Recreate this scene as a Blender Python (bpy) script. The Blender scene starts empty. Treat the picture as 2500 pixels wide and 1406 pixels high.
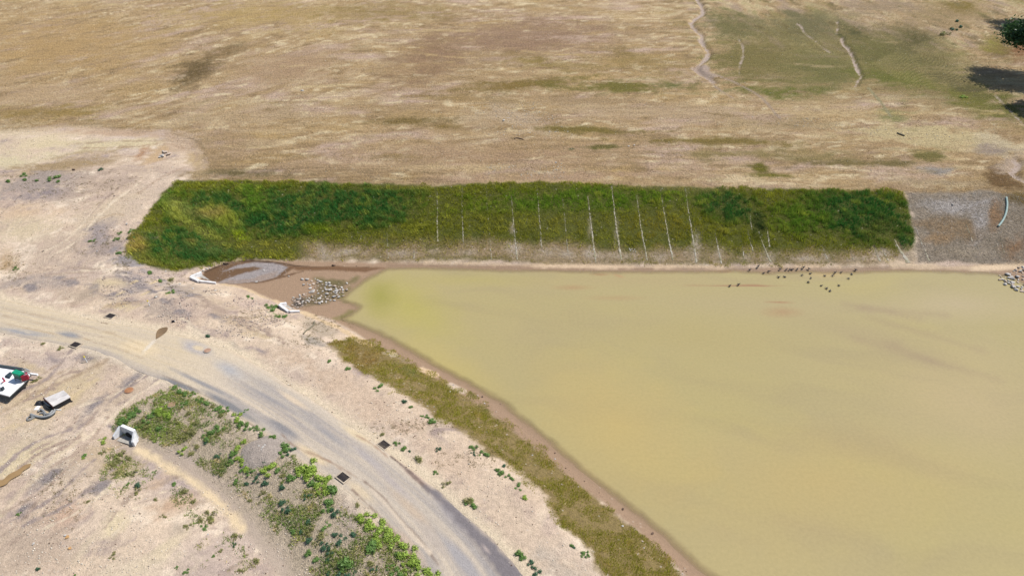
import bpy, bmesh, math, random
import numpy as np
from mathutils import Vector, Matrix
R = math.radians
random.seed(7); rng = np.random.default_rng(7)
S = bpy.context.scene; COL = S.collection

# ------------------------------------------------------------------ camera, sky, sun, exposure
H = 42.0; PITCH = R(34.65); F = 1668.0; CXP, CYP = 1250.0, 703.0
cam = bpy.data.cameras.new('camera'); camo = bpy.data.objects.new('camera', cam); COL.objects.link(camo)
camo.location = (0, 0, H); camo.rotation_euler = (R(90) - PITCH, 0, 0)
cam.sensor_width = 36; cam.lens = F / 2500 * 36; cam.clip_start = 0.5; cam.clip_end = 9000
S.camera = camo
SUN_EL = R(57); SUN_AZ = math.atan2(0.95, 0.30)          # clockwise from +Y
W = bpy.data.worlds.new('World'); S.world = W; W.use_nodes = True
sky = W.node_tree.nodes.new('ShaderNodeTexSky'); sky.sky_type = 'NISHITA'; sky.sun_disc = False
sky.sun_elevation = SUN_EL; sky.sun_rotation = SUN_AZ
bg = W.node_tree.nodes['Background']; bg.inputs[1].default_value = 0.09
W.node_tree.links.new(sky.outputs[0], bg.inputs[0])
sun = bpy.data.lights.new('sun', 'SUN'); sun.energy = 4.2; sun.angle = R(0.53); sun.color = (1.0, 0.955, 0.89)
suno = bpy.data.objects.new('sun', sun); COL.objects.link(suno)
sd = Vector((math.sin(SUN_AZ) * math.cos(SUN_EL), math.cos(SUN_AZ) * math.cos(SUN_EL), math.sin(SUN_EL)))
suno.rotation_euler = sd.to_track_quat('Z', 'Y').to_euler()
S.view_settings.view_transform = 'Standard'; S.view_settings.look = 'None'
S.view_settings.exposure = 0.52; S.view_settings.gamma = 1.0
GAIN = 1.62

def lin(v):
    v = np.asarray(v, float) / 255.0
    return np.where(v <= 0.04045, v / 12.92, ((v + 0.055) / 1.055) ** 2.4)
def c(r, g, b, k=1.0):                    # a sunlit surface tone -> the material's own colour
    if b > g - 4: b = g - 4 + (b - g + 4) * .35
    return lin((r, g, b)) / GAIN * k
def c4(*a): return tuple(float(v) for v in c(*a)) + (1.0,)

# ------------------------------------------------------------------ noise in numpy
TAB = np.random.default_rng(3).random((8, 256, 256)).astype(np.float32)
def vn(x, y, s=0):
    xi = np.floor(x).astype(np.int64); yi = np.floor(y).astype(np.int64)
    fx = (x - xi).astype(np.float32); fy = (y - yi).astype(np.float32)
    fx = fx * fx * (3 - 2 * fx); fy = fy * fy * (3 - 2 * fy)
    t = TAB[s % 8]; s2 = s * 37
    a = t[(xi + s2) & 255, yi & 255]; b = t[(xi + 1 + s2) & 255, yi & 255]
    d = t[(xi + s2) & 255, (yi + 1) & 255]; e = t[(xi + 1 + s2) & 255, (yi + 1) & 255]
    return (a * (1 - fx) + b * fx) * (1 - fy) + (d * (1 - fx) + e * fx) * fy
def fbm(x, y, s=0, o=4):
    v = 0; amp = 0.5; tot = 0
    for i in range(o):
        v = v + amp * vn(x, y, s + i); tot += amp; amp *= 0.55
        x, y = x * 1.9 * 0.86 - y * 1.9 * 0.51 + 13.7, x * 1.9 * 0.51 + y * 1.9 * 0.86 + 5.1
    return v / tot * 2 - 1                 # about -1..1

# ------------------------------------------------------------------ image pixel positions cast onto the ground
SP, CP = math.sin(PITCH), math.cos(PITCH)
def pl(px, py, z=0.0):
    a = (np.asarray(px, float) - CXP) / F; b = -(np.asarray(py, float) - CYP) / F
    dy = CP + b * SP; dz = -SP + b * CP
    t = (z - H) / dz
    return a * t, dy * t
def plist(pts, z): return np.array([pl(x, y, z) for x, y in pts])
def seg_d(X, Y, P):                        # distance to polyline, and parameter
    if X.size < 400:
        A0, B0 = P[:-1], P[1:]; E0 = B0 - A0; x, y = X.ravel()[:, None], Y.ravel()[:, None]
        t = np.clip(((x - A0[:, 0]) * E0[:, 0] + (y - A0[:, 1]) * E0[:, 1]) / ((E0 ** 2).sum(1) + 1e-9), 0, 1)
        return np.sqrt(((x - A0[:, 0] - t * E0[:, 0]) ** 2 + (y - A0[:, 1] - t * E0[:, 1]) ** 2).min(1)).reshape(X.shape)
    d = np.full(X.shape, 1e9)
    for (x0, y0), (x1, y1) in zip(P[:-1], P[1:]):
        ex, ey = x1 - x0, y1 - y0; L = ex * ex + ey * ey + 1e-9
        t = np.clip(((X - x0) * ex + (Y - y0) * ey) / L, 0, 1)
        d = np.minimum(d, (X - x0 - t * ex) ** 2 + (Y - y0 - t * ey) ** 2)
    return np.sqrt(d)
def inside(X, Y, P):
    if X.size < 400:
        x, y = X.ravel()[:, None], Y.ravel()[:, None]; Q = np.roll(P, -1, 0); dy = np.where(Q[:, 1] == P[:, 1], 1e-12, Q[:, 1] - P[:, 1])
        k = ((P[:, 1] > y) != (Q[:, 1] > y)) & (x < (Q[:, 0] - P[:, 0]) * (y - P[:, 1]) / dy + P[:, 0])
        return (k.sum(1) % 2 == 1).reshape(X.shape)
    r = np.zeros(X.shape, bool); n = len(P)
    for i in range(n):
        x0, y0 = P[i]; x1, y1 = P[(i + 1) % n]
        if y0 == y1: continue
        k = (y0 > Y) != (y1 > Y)
        r ^= k & (X < (x1 - x0) * (Y - y0) / (y1 - y0) + x0)
    return r
def sdf(X, Y, P):                          # >0 outside
    d = seg_d(X, Y, np.vstack([P, P[:1]]))
    return np.where(inside(X, Y, P), -d, d)

BASIN = plist([(478, 674), (520, 652), (560, 636), (700, 637), (900, 641), (1100, 644), (1300, 646), (1500, 650), (1700, 652), (1900, 652), (2100, 654),
               (2300, 648), (2420, 646), (2520, 655), (2620, 700), (2900, 850), (3400, 1100), (4200, 1500), (4200, 1900), (2600, 2000), (2150, 1760),
               (1960, 1640), (1840, 1545), (1750, 1470), (1664, 1399), (1584, 1318), (1484, 1238), (1384, 1160), (1284, 1080), (1184, 1000), (1085, 937),
               (985, 878), (890, 826), (815, 782), (745, 762), (690, 746), (640, 724), (585, 700), (530, 690)], 0.22)
WATER = plist([(945, 653), (1060, 651), (1200, 655), (1400, 660), (1540, 661), (1700, 660), (1800, 657), (1865, 663), (1950, 660), (2070, 662), (2200, 657), (2330, 659),
               (2420, 664), (2470, 672), (2560, 720), (2850, 870), (3300, 1110), (4000, 1500), (4000, 1850), (2650, 1920), (2230, 1740), (2040, 1630), (1900, 1530),
               (1800, 1455), (1700, 1391), (1618, 1311), (1515, 1229), (1415, 1150), (1315, 1066), (1215, 984), (1110, 924), (1010, 868), (915, 815), (825, 780),
               (850, 768), (868, 752), (852, 742), (826, 735), (842, 716), (855, 703), (872, 692), (900, 672)], 0.0)
SWALE = plist([(306, 1068), (360, 1095), (430, 1130), (510, 1180), (580, 1245), (640, 1310), (700, 1380), (760, 1450), (860, 1560)], 1.5)
BY = [-400, 0, 36, 57, 77.5, 96, 180, 312, 3500, 9000]; BZ = [1.2, 1.5, 1.8, 2.05, 4.2, 4.75, 7.6, 11.0, 20, 20]
GUL = []                                   # erosion gullies: (world polyline, half width, depth)
def h(X, Y, rough=True):
    X = np.asarray(X, float); Y = np.asarray(Y, float); shp = X.shape
    X = np.atleast_1d(X).ravel(); Y = np.atleast_1d(Y).ravel()
    base = np.interp(Y, BY, BZ)
    near = (Y < 100) & (Y > 10) & (X > -60) & (X < 150)
    z = base.copy()
    xn, yn = X[near], Y[near]
    dB = sdf(xn, yn, BASIN); dW = sdf(xn, yn, WATER)
    bn = base[near]; bank = 0.22 + 0.33 * np.maximum(dB, 0); k = 0.25
    hh = np.clip(0.5 + 0.5 * (bank - bn) / k, 0, 1)
    zo = bank * (1 - hh) + bn * hh - k * hh * (1 - hh)
    zi = np.where(dW > 0, 0.22 * dW / (dW + np.abs(dB) + 1e-6), np.maximum(-1.3, 0.13 * dW))
    zz = np.where(dB > 0, zo, zi)
    ds = seg_d(xn, yn, SWALE); zz = np.where(dB > 0, zz - 0.95 * np.exp(-(ds / 3.0) ** 2), zz)
    if rough:
        flat = np.clip((zz - 0.2) / 1.0, 0.15, 1)
        zz = zz + flat * (0.07 * fbm(xn / 3.2, yn / 3.2, 1, 3) + 0.03 * fbm(xn / 0.9, yn / 0.9, 5, 2))
    z[near] = zz
    far = ~near
    if rough: z[far] += 0.2 * fbm(X[far] / 14, Y[far] / 14, 2, 3)
    for P, w, dep in GUL:
        bb = (X > P[:, 0].min() - 3) & (X < P[:, 0].max() + 3) & (Y > P[:, 1].min() - 3) & (Y < P[:, 1].max() + 3)
        if bb.any():
            d = seg_d(X[bb], Y[bb], P)
            z[bb] -= dep * np.clip(1.6 - d / w, 0, 1)
    return z.reshape(shp) if shp else float(z[0])
def at(px, py):                            # where the image pixel's ray meets the ground
    px = np.asarray(px, float); py = np.asarray(py, float)
    z = np.full(px.shape, 2.0)
    for _ in range(9):
        x, y = pl(px, py, z); z = 0.35 * z + 0.65 * h(x, y)
    x, y = pl(px, py, z)
    return x, y, z
def at1(px, py):
    x, y, z = at(np.array([px]), np.array([py])); return Vector((x[0], y[0], h(x[0], y[0])))
def atl(pts):
    a = np.array(pts, float); x, y, _ = at(a[:, 0], a[:, 1]); return np.stack([x, y], 1)
def smooth(pts, n=8):                      # Catmull-Rom through points
    P = np.array(pts, float); Q = np.vstack([2 * P[0] - P[1], P, 2 * P[-1] - P[-2]]); out = []
    for i in range(1, len(Q) - 2):
        for t in np.linspace(0, 1, n, endpoint=False):
            a, b, d, e = Q[i - 1], Q[i], Q[i + 1], Q[i + 2]
            out.append(0.5 * (2 * b + (d - a) * t + (2 * a - 5 * b + 4 * d - e) * t * t + (3 * b - a - 3 * d + e) * t ** 3))
    out.append(P[-1]); return np.array(out)
def pxm(py): return (py + 450) * CP / H    # pixels per metre on the ground near that pixel row

# gullies washed into the upper field
G1 = [(1698, -8), (1712, 14), (1716, 32), (1696, 46), (1688, 58), (1700, 74), (1714, 86), (1712, 100), (1722, 114), (1730, 126), (1726, 140), (1712, 152), (1700, 166), (1712, 180), (1728, 188), (1745, 200)]
G2 = [(2043, 52), (2046, 62), (2042, 82)]
G3 = [(2055, 92), (2060, 108), (2072, 120), (2082, 138), (2090, 158), (2099, 178), (2104, 184), (2096, 194), (2088, 210)]
G4 = [(1946, 58), (1956, 66), (1968, 84), (1990, 100), (2010, 118), (2030, 130)]
G5 = [(1800, 92), (1812, 112), (1814, 138), (1806, 160), (1804, 182)]
G6 = [(2430, 232), (2455, 258), (2480, 285), (2502, 306)]
G7 = [(2480, 388), (2486, 402), (2474, 418), (2488, 432), (2505, 440)]
for g, w, d in ((G1, .9, .28), (G2, .45, .14), (G3, .75, .22), (G4, .4, .12), (G5, .3, .08), (G6, .4, .1), (G7, .9, .35)):
    GUL.append((smooth(atl(g), 4), w, d)) if False else None
_gw = [(smooth(atl(g), 4), w, d) for g, w, d in ((G1, .55, .38), (G2, .3, .2), (G3, .42, .32), (G4, .25, .12), (G5, .2, .08), (G6, .3, .1), (G7, .6, .4))]
GUL.extend(_gw)

# ------------------------------------------------------------------ object helpers
def tag(o, label=None, cat=None, group=None, kind=None):
    if label: o['label'] = label
    if cat: o['category'] = cat
    if group: o['group'] = group
    if kind: o['kind'] = kind
    return o
def link(name, me, mat=None, parent=None, loc=None):
    o = bpy.data.objects.new(name, me); COL.objects.link(o)
    if mat is not None and me is not None and not me.materials: me.materials.append(mat)
    if parent: o.parent = parent
    if loc is not None: o.location = loc
    return o
def empty(name, loc, rz=0.0):
    o = bpy.data.objects.new(name, None); COL.objects.link(o); o.empty_display_size = 0.3
    o.location = loc; o.rotation_euler = (0, 0, rz); return o
def np_mesh(name, V, Fc, col=None, par=None, smooth_=False):
    me = bpy.data.meshes.new(name); V = np.asarray(V, np.float32); Fc = np.asarray(Fc, np.int32)
    n, k = Fc.shape
    me.vertices.add(len(V)); me.vertices.foreach_set('co', V.ravel())
    me.loops.add(n * k); me.loops.foreach_set('vertex_index', Fc.ravel())
    me.polygons.add(n); me.polygons.foreach_set('loop_start', np.arange(n, dtype=np.int32) * k)
    me.polygons.foreach_set('loop_total', np.full(n, k, np.int32))
    me.update(calc_edges=True)
    if smooth_: me.polygons.foreach_set('use_smooth', np.ones(n, bool))
    for nm, a in (('Col', col), ('Par', par)):
        if a is not None:
            at_ = me.attributes.new(nm, 'FLOAT_COLOR', 'POINT')
            b = np.ones((len(V), 4), np.float32); b[:, :a.shape[1]] = a; at_.data.foreach_set('color', b.ravel())
    return me
def bm_box(bm, lo, hi, M=None):
    v = [bm.verts.new((x, y, z)) for z in (lo[2], hi[2]) for y in (lo[1], hi[1]) for x in (lo[0], hi[0])]
    for f in ((0, 2, 3, 1), (4, 5, 7, 6), (0, 1, 5, 4), (2, 6, 7, 3), (0, 4, 6, 2), (1, 3, 7, 5)): bm.faces.new([v[i] for i in f])
    if M is not None: bmesh.ops.transform(bm, matrix=M, verts=v)
    return v
def bm_tube(bm, P, r, n=8, cap=True):
    P = [Vector(p) for p in P]; rings = []
    rs = r if hasattr(r, '__len__') else [r] * len(P)
    for i, p in enumerate(P):
        d = (P[min(i + 1, len(P) - 1)] - P[max(i - 1, 0)]).normalized()
        u = d.orthogonal().normalized() if i == 0 else (u - d * u.dot(d)).normalized()
        w = d.cross(u)
        rings.append([bm.verts.new(p + (u * math.cos(a) + w * math.sin(a)) * rs[i]) for a in [2 * math.pi * k / n for k in range(n)]])
    for a, b in zip(rings[:-1], rings[1:]):
        for k in range(n): bm.faces.new((a[k], a[(k + 1) % n], b[(k + 1) % n], b[k]))
    if cap: bm.faces.new(rings[0][::-1]); bm.faces.new(rings[-1])
def bm_prism(bm, pts, z0, z1):             # upright prism over an xy polygon; z1 may be one height per corner
    n = len(pts); zz = z1 if hasattr(z1, '__len__') else [z1] * n; z00 = z0 if hasattr(z0, '__len__') else [z0] * n
    a = [bm.verts.new((p[0], p[1], z00[i])) for i, p in enumerate(pts)]; b = [bm.verts.new((p[0], p[1], zz[i])) for i, p in enumerate(pts)]
    bm.faces.new(a[::-1]); bm.faces.new(b)
    for i in range(n): bm.faces.new((a[i], a[(i + 1) % n], b[(i + 1) % n], b[i]))
def done(name, bm, mat, parent=None, loc=None, bevel=0.0, sm=False):
    bmesh.ops.recalc_face_normals(bm, faces=bm.faces[:])
    me = bpy.data.meshes.new(name); bm.to_mesh(me); bm.free()
    if sm:
        for p in me.polygons: p.use_smooth = True
    o = link(name, me, mat, parent, loc)
    if bevel:
        m = o.modifiers.new('bevel', 'BEVEL'); m.width = bevel; m.segments = 2; m.limit_method = 'ANGLE'
    return o

# ------------------------------------------------------------------ materials
def nodes(name):
    m = bpy.data.materials.new(name); m.use_nodes = True; t = m.node_tree
    return m, t, t.nodes, t.links, t.nodes['Principled BSDF']
def math_(N, L, op, a, b=None, cl=False):
    n = N.new('ShaderNodeMath'); n.operation = op; n.use_clamp = cl
    for i, v in enumerate((a, b)):
        if v is None: continue
        if isinstance(v, (int, float)): n.inputs[i].default_value = v
        else: L.new(v, n.inputs[i])
    return n.outputs[0]
def mulcol(N, L, colr, fac):
    n = N.new('ShaderNodeVectorMath'); n.operation = 'SCALE'; L.new(colr, n.inputs[0]); L.new(fac, n.inputs['Scale']); return n.outputs[0]
def noise_(N, L, vec, scale, detail=4, rough=0.6):
    n = N.new('ShaderNodeTexNoise'); n.inputs['Scale'].default_value = scale; n.inputs['Detail'].default_value = detail
    n.inputs['Roughness'].default_value = rough
    if vec is not None: L.new(vec, n.inputs['Vector'])
    return n.outputs['Fac']
def mapping(N, L, vec, scale=(1, 1, 1), rz=0.0, loc=(0, 0, 0)):
    n = N.new('ShaderNodeMapping'); n.inputs['Scale'].default_value = scale; n.inputs['Rotation'].default_value = (0, 0, rz); n.inputs['Location'].default_value = loc
    L.new(vec, n.inputs['Vector']); return n.outputs[0]
def mix3(N, L, fac, a, b):
    n = N.new('ShaderNodeMix'); n.data_type = 'RGBA'
    if isinstance(fac, (int, float)): n.inputs['Factor'].default_value = fac
    else: L.new(fac, n.inputs['Factor'])
    for k, v in (('A', a), ('B', b)):
        s = [i for i in n.inputs if i.name == k and i.type == 'RGBA'][0]
        if isinstance(v, tuple): s.default_value = v
        else: L.new(v, s)
    return [o for o in n.outputs if o.type == 'RGBA'][0]

def ground_mat(name):
    m, t, N, L, B = nodes(name)
    geo = N.new('ShaderNodeNewGeometry').outputs['Position']
    a = N.new('ShaderNodeAttribute'); a.attribute_name = 'Col'
    p = N.new('ShaderNodeAttribute'); p.attribute_name = 'Par'
    sep = N.new('ShaderNodeSeparateColor'); L.new(p.outputs['Color'], sep.inputs[0])
    streak, speck, wet = sep.outputs
    flatv = mapping(N, L, geo, (1, 1, 0))
    # straw and furrow streaks across the field
    s1 = noise_(N, L, mapping(N, L, geo, (0.16, 1.0, 0), 0.03), 1.0, 7, 0.72)
    s2 = noise_(N, L, mapping(N, L, geo, (1.3, 3.0, 0), -0.05), 1.0, 4, 0.75)
    s3 = noise_(N, L, mapping(N, L, geo, (3.6, 2.2, 0), 0.5), 1.0, 5, 0.8)
    sv = math_(N, L, 'ADD', math_(N, L, 'MULTIPLY', s1, 0.7), math_(N, L, 'ADD', math_(N, L, 'MULTIPLY', s2, 0.8), math_(N, L, 'MULTIPLY', s3, 1.3)))
    sv = math_(N, L, 'MULTIPLY', math_(N, L, 'SUBTRACT', sv, 1.40), 1.15)
    f = math_(N, L, 'MULTIPLY', sv, streak)
    # grains, clods and small stones
    g1 = noise_(N, L, flatv, 2.6, 8, 0.78); g2 = noise_(N, L, flatv, 9.0, 3, 0.7)
    gv = math_(N, L, 'ADD', math_(N, L, 'SUBTRACT', g1, 0.5), math_(N, L, 'MULTIPLY', math_(N, L, 'SUBTRACT', g2, 0.5), 0.6))
    f2 = math_(N, L, 'MULTIPLY', math_(N, L, 'MULTIPLY', gv, speck), 1.7)
    fac = math_(N, L, 'ADD', math_(N, L, 'ADD', f, f2), 1.0)
    colr = mulcol(N, L, a.outputs['Color'], fac)
    vo = N.new('ShaderNodeTexVoronoi'); vo.inputs['Scale'].default_value = 1.6; L.new(flatv, vo.inputs['Vector'])
    st = math_(N, L, 'LESS_THAN', vo.outputs['Distance'], 0.13)
    sel = N.new('ShaderNodeSeparateColor'); L.new(vo.outputs['Color'], sel.inputs[0])
    st = math_(N, L, 'MULTIPLY', st, math_(N, L, 'GREATER_THAN', sel.outputs[0], 0.62))
    st = math_(N, L, 'MULTIPLY', st, math_(N, L, 'MULTIPLY', speck, 0.5), True)
    colr = mix3(N, L, st, colr, (0.5, 0.44, 0.38, 1))
    L.new(colr, B.inputs['Base Color'])
    L.new(math_(N, L, 'SUBTRACT', 0.95, math_(N, L, 'MULTIPLY', wet, 0.6)), B.inputs['Roughness'])
    B.inputs['Specular IOR Level'].default_value = 0.25
    bh = math_(N, L, 'ADD', math_(N, L, 'MULTIPLY', gv, speck), math_(N, L, 'MULTIPLY', sv, streak))
    bp = N.new('ShaderNodeBump'); bp.inputs['Strength'].default_value = 0.8; bp.inputs['Distance'].default_value = 0.28
    L.new(bh, bp.inputs['Height']); L.new(bp.outputs[0], B.inputs['Normal'])
    return m
def attr_mat(name, rough=0.7, amp=0.25, scale=5.0, trans=0.0, spec=0.25):
    m, t, N, L, B = nodes(name)
    a = N.new('ShaderNodeAttribute'); a.attribute_name = 'Col'
    geo = N.new('ShaderNodeNewGeometry').outputs['Position']
    n = noise_(N, L, geo, scale, 4)
    L.new(mulcol(N, L, a.outputs['Color'], math_(N, L, 'ADD', math_(N, L, 'MULTIPLY', math_(N, L, 'SUBTRACT', n, 0.5), amp * 2), 1.0)), B.inputs['Base Color'])
    B.inputs['Roughness'].default_value = rough; B.inputs['Specular IOR Level'].default_value = spec
    if trans:
        tr = N.new('ShaderNodeBsdfTranslucent'); L.new(a.outputs['Color'], tr.inputs['Color'])
        mx = N.new('ShaderNodeMixShader'); mx.inputs[0].default_value = trans
        L.new(B.outputs[0], mx.inputs[1]); L.new(tr.outputs[0], mx.inputs[2]); L.new(mx.outputs[0], N['Material Output'].inputs['Surface'])
    return m
def plain(name, col, rough=0.7, amp=0.2, scale=4.0, metal=0.0, col2=None, bump=0.0):
    m, t, N, L, B = nodes(name)
    tc = N.new('ShaderNodeTexCoord').outputs['Object']
    n = noise_(N, L, tc, scale, 6, 0.65)
    k = 1 - amp
    a = tuple(col) + (1.0,) if len(col) == 3 else col
    b = tuple(v * k * 0.8 for v in a[:3]) + (1.0,) if col2 is None else (tuple(col2) + (1.0,) if len(col2) == 3 else col2)
    r = N.new('ShaderNodeValToRGB'); r.color_ramp.elements[0].position = 0.38; r.color_ramp.elements[1].position = 0.66
    r.color_ramp.elements[0].color = b; r.color_ramp.elements[1].color = a
    L.new(n, r.inputs[0]); L.new(r.outputs[0], B.inputs['Base Color'])
    B.inputs['Roughness'].default_value = rough; B.inputs['Metallic'].default_value = metal; B.inputs['Specular IOR Level'].default_value = 0.35
    if bump:
        bp = N.new('ShaderNodeBump'); bp.inputs['Strength'].default_value = bump; bp.inputs['Distance'].default_value = 0.02
        L.new(n, bp.inputs['Height']); L.new(bp.outputs[0], B.inputs['Normal'])
    return m

# ------------------------------------------------------------------ painting ground tones on ground points
class Paint:
    def __init__(s, X, Y, base):
        s.X, s.Y = X, Y; n = len(X); s.col = np.tile(np.asarray(base, float), (n, 1)); s.par = np.zeros((n, 3)); s.par[:, 1] = 0.7
        s.na = fbm(X / 5.0, Y / 5.0, 11, 4); s.nb = fbm(X / 1.3, Y / 1.3, 21, 4); s.ns = fbm(X / 9.0, Y / 1.0, 31, 4); s.nc = fbm(X / 0.45, Y / 0.45, 41, 3)
        s.nl = fbm(X / 18.0, Y / 9.0, 51, 4)
        s.far = np.clip((Y - 82) / 6, 0, 1)
        s.ns = s.orient(31, 4.5, 1.3)
    def orient(s, seed, lu, lv, o=6):
        # drag marks follow the machine's runs: diagonal on the left, along the crest in the middle, down the slope on the right
        X, Y = s.X, s.Y; wx = 1.2 * fbm(X / 4, Y / 4, seed + 3, 2); wy = 1.2 * fbm(X / 4, Y / 4, seed + 5, 2)
        def one(a, sd):
            ca, sa = math.cos(a), math.sin(a); return fbm((X * ca + Y * sa + wx) / lu, (-X * sa + Y * ca + wy) / lv, sd, o)
        wl = np.clip((-X - 18) / 30, 0, 1) * np.clip((Y - 84) / 25, 0, 1); wr = np.clip((X - 35) / 18, 0, 1) * np.clip((Y - 122) / 15, 0, 1)
        wn = 1 - np.clip((Y - 66) / 8, 0, 1); w0 = np.clip(1 - wl - wr - wn, 0, 1)
        return (one(R(42), seed) * wl + one(R(4), seed + 1) * w0 + one(R(100), seed + 2) * wr + one(R(48), seed + 4) * wn) / np.sqrt(wl ** 2 + w0 ** 2 + wr ** 2 + wn ** 2 + 1e-6)
    def put(s, idx, m, col=None, par=None, k=1.0):
        m = np.clip(m * k, 0, 1)[:, None]
        if col is not None: s.col[idx] = s.col[idx] * (1 - m) + np.asarray(col) * m
        if par is not None: s.par[idx] = s.par[idx] * (1 - m) + np.asarray(par, float) * m
    def nz(s, i, q):
        return q[0] * s.na[i] + q[1] * s.nb[i] + q[2] * s.ns[i] + (q[3] * s.nc[i] if len(q) > 3 else 0)
    def ell(s, px, py, rx, ry, rot=0, col=None, k=1.0, soft=0.55, q=(.35, .35, .75, .3), par=None):
        o = at1(px, py); e = at1(px + 8, py); f = at1(px, py + 8)
        J = np.array([[e.x - o.x, f.x - o.x], [e.y - o.y, f.y - o.y]]) / 8; Ji = np.linalg.inv(J)
        rad = max(rx, ry) * 1.8 * np.abs(J).max(axis=1)
        i = np.where((np.abs(s.X - o.x) < rad.max() * 1.3) & (np.abs(s.Y - o.y) < rad.max() * 1.6))[0]
        if not len(i): return
        u = Ji @ np.stack([s.X[i] - o.x, s.Y[i] - o.y]); cr, sr = math.cos(R(rot)), math.sin(R(rot))
        a = (u[0] * cr + u[1] * sr) / rx; b = (-u[0] * sr + u[1] * cr) / ry
        d = 1 - np.sqrt(a * a + b * b) + s.nz(i, q)
        s.put(i, d / soft + 0.5 if soft < .3 else d / soft, col, par, k)
    def poly(s, pts, col=None, k=1.0, soft=0.6, q=(.5, .4, .2, .2), par=None, world=False):
        P = np.asarray(pts) if world else atl(pts)
        mg = soft + 4
        i = np.where((s.X > P[:, 0].min() - mg) & (s.X < P[:, 0].max() + mg) & (s.Y > P[:, 1].min() - mg) & (s.Y < P[:, 1].max() + mg))[0]
        if not len(i): return
        d = -sdf(s.X[i], s.Y[i], P) + s.nz(i, q)
        s.put(i, d / soft + 0.5, col, par, k)
    def line(s, pts, w, col=None, k=1.0, soft=0.15, q=(.0, .12, .0, .08), par=None, world=False, sm=True):
        P = np.asarray(pts) if world else atl(pts)
        if sm and len(P) > 2: P = smooth(P, 5)
        mg = w + 2
        i = np.where((s.X > P[:, 0].min() - mg) & (s.X < P[:, 0].max() + mg) & (s.Y > P[:, 1].min() - mg) & (s.Y < P[:, 1].max() + mg))[0]
        if not len(i): return
        d = w * 0.5 - seg_d(s.X[i], s.Y[i], P) + s.nz(i, q)
        s.put(i, d / soft + 0.5, col, par, k)

# ------------------------------------------------------------------ the ground sheet
ROAD_UP = [(-420, 640), (-200, 680), (0, 727), (130, 757), (250, 783), (340, 795), (430, 815), (560, 852), (655, 908), (760, 974), (850, 1034), (920, 1080), (985, 1130), (1062, 1190), (1135, 1250), (1205, 1315), (1285, 1405), (1360, 1500), (1450, 1640)]
ROAD_LO = [(-420, 720), (-200, 765), (0, 812), (80, 828), (160, 843), (240, 858), (330, 905), (400, 928), (500, 973), (575, 1015), (645, 1062), (705, 1110), (775, 1153), (850, 1205), (905, 1250), (950, 1300), (985, 1345), (1020, 1405), (1050, 1500), (1090, 1640)]
SLOPE = [(302, 622), (332, 560), (374, 500), (432, 441), (660, 441), (900, 449), (1060, 456), (1300, 445), (1500, 453), (1740, 460), (2000, 462), (2160, 465), (2208, 474), (2222, 510), (2236, 575), (2226, 606), (2180, 640), (1900, 646), (1700, 645), (1500, 643), (1200, 638), (900, 633), (700, 632), (560, 632), (520, 648), (430, 662), (360, 650)]
BANKG = [(805, 840), (859, 822), (929, 842), (959, 860), (1009, 887), (1069, 914), (1129, 950), (1189, 992), (1269, 1054), (1339, 1104), (1429, 1187), (1509, 1254), (1579, 1310), (1649, 1387), (1699, 1432), (1560, 1460), (1470, 1390), (1420, 1330), (1350, 1260), (1320, 1200), (1240, 1130), (1160, 1080), (1060, 1010), (980, 960), (880, 905), (835, 880)]
WEEDS = [(275, 1050), (290, 1015), (340, 985), (430, 940), (520, 985), (640, 1065), (720, 1110), (830, 1190), (850, 1250), (960, 1300), (1010, 1350), (1070, 1406), (1100, 1480), (780, 1480), (700, 1370), (620, 1270), (540, 1190), (460, 1120), (380, 1085), (330, 1075)]

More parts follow.
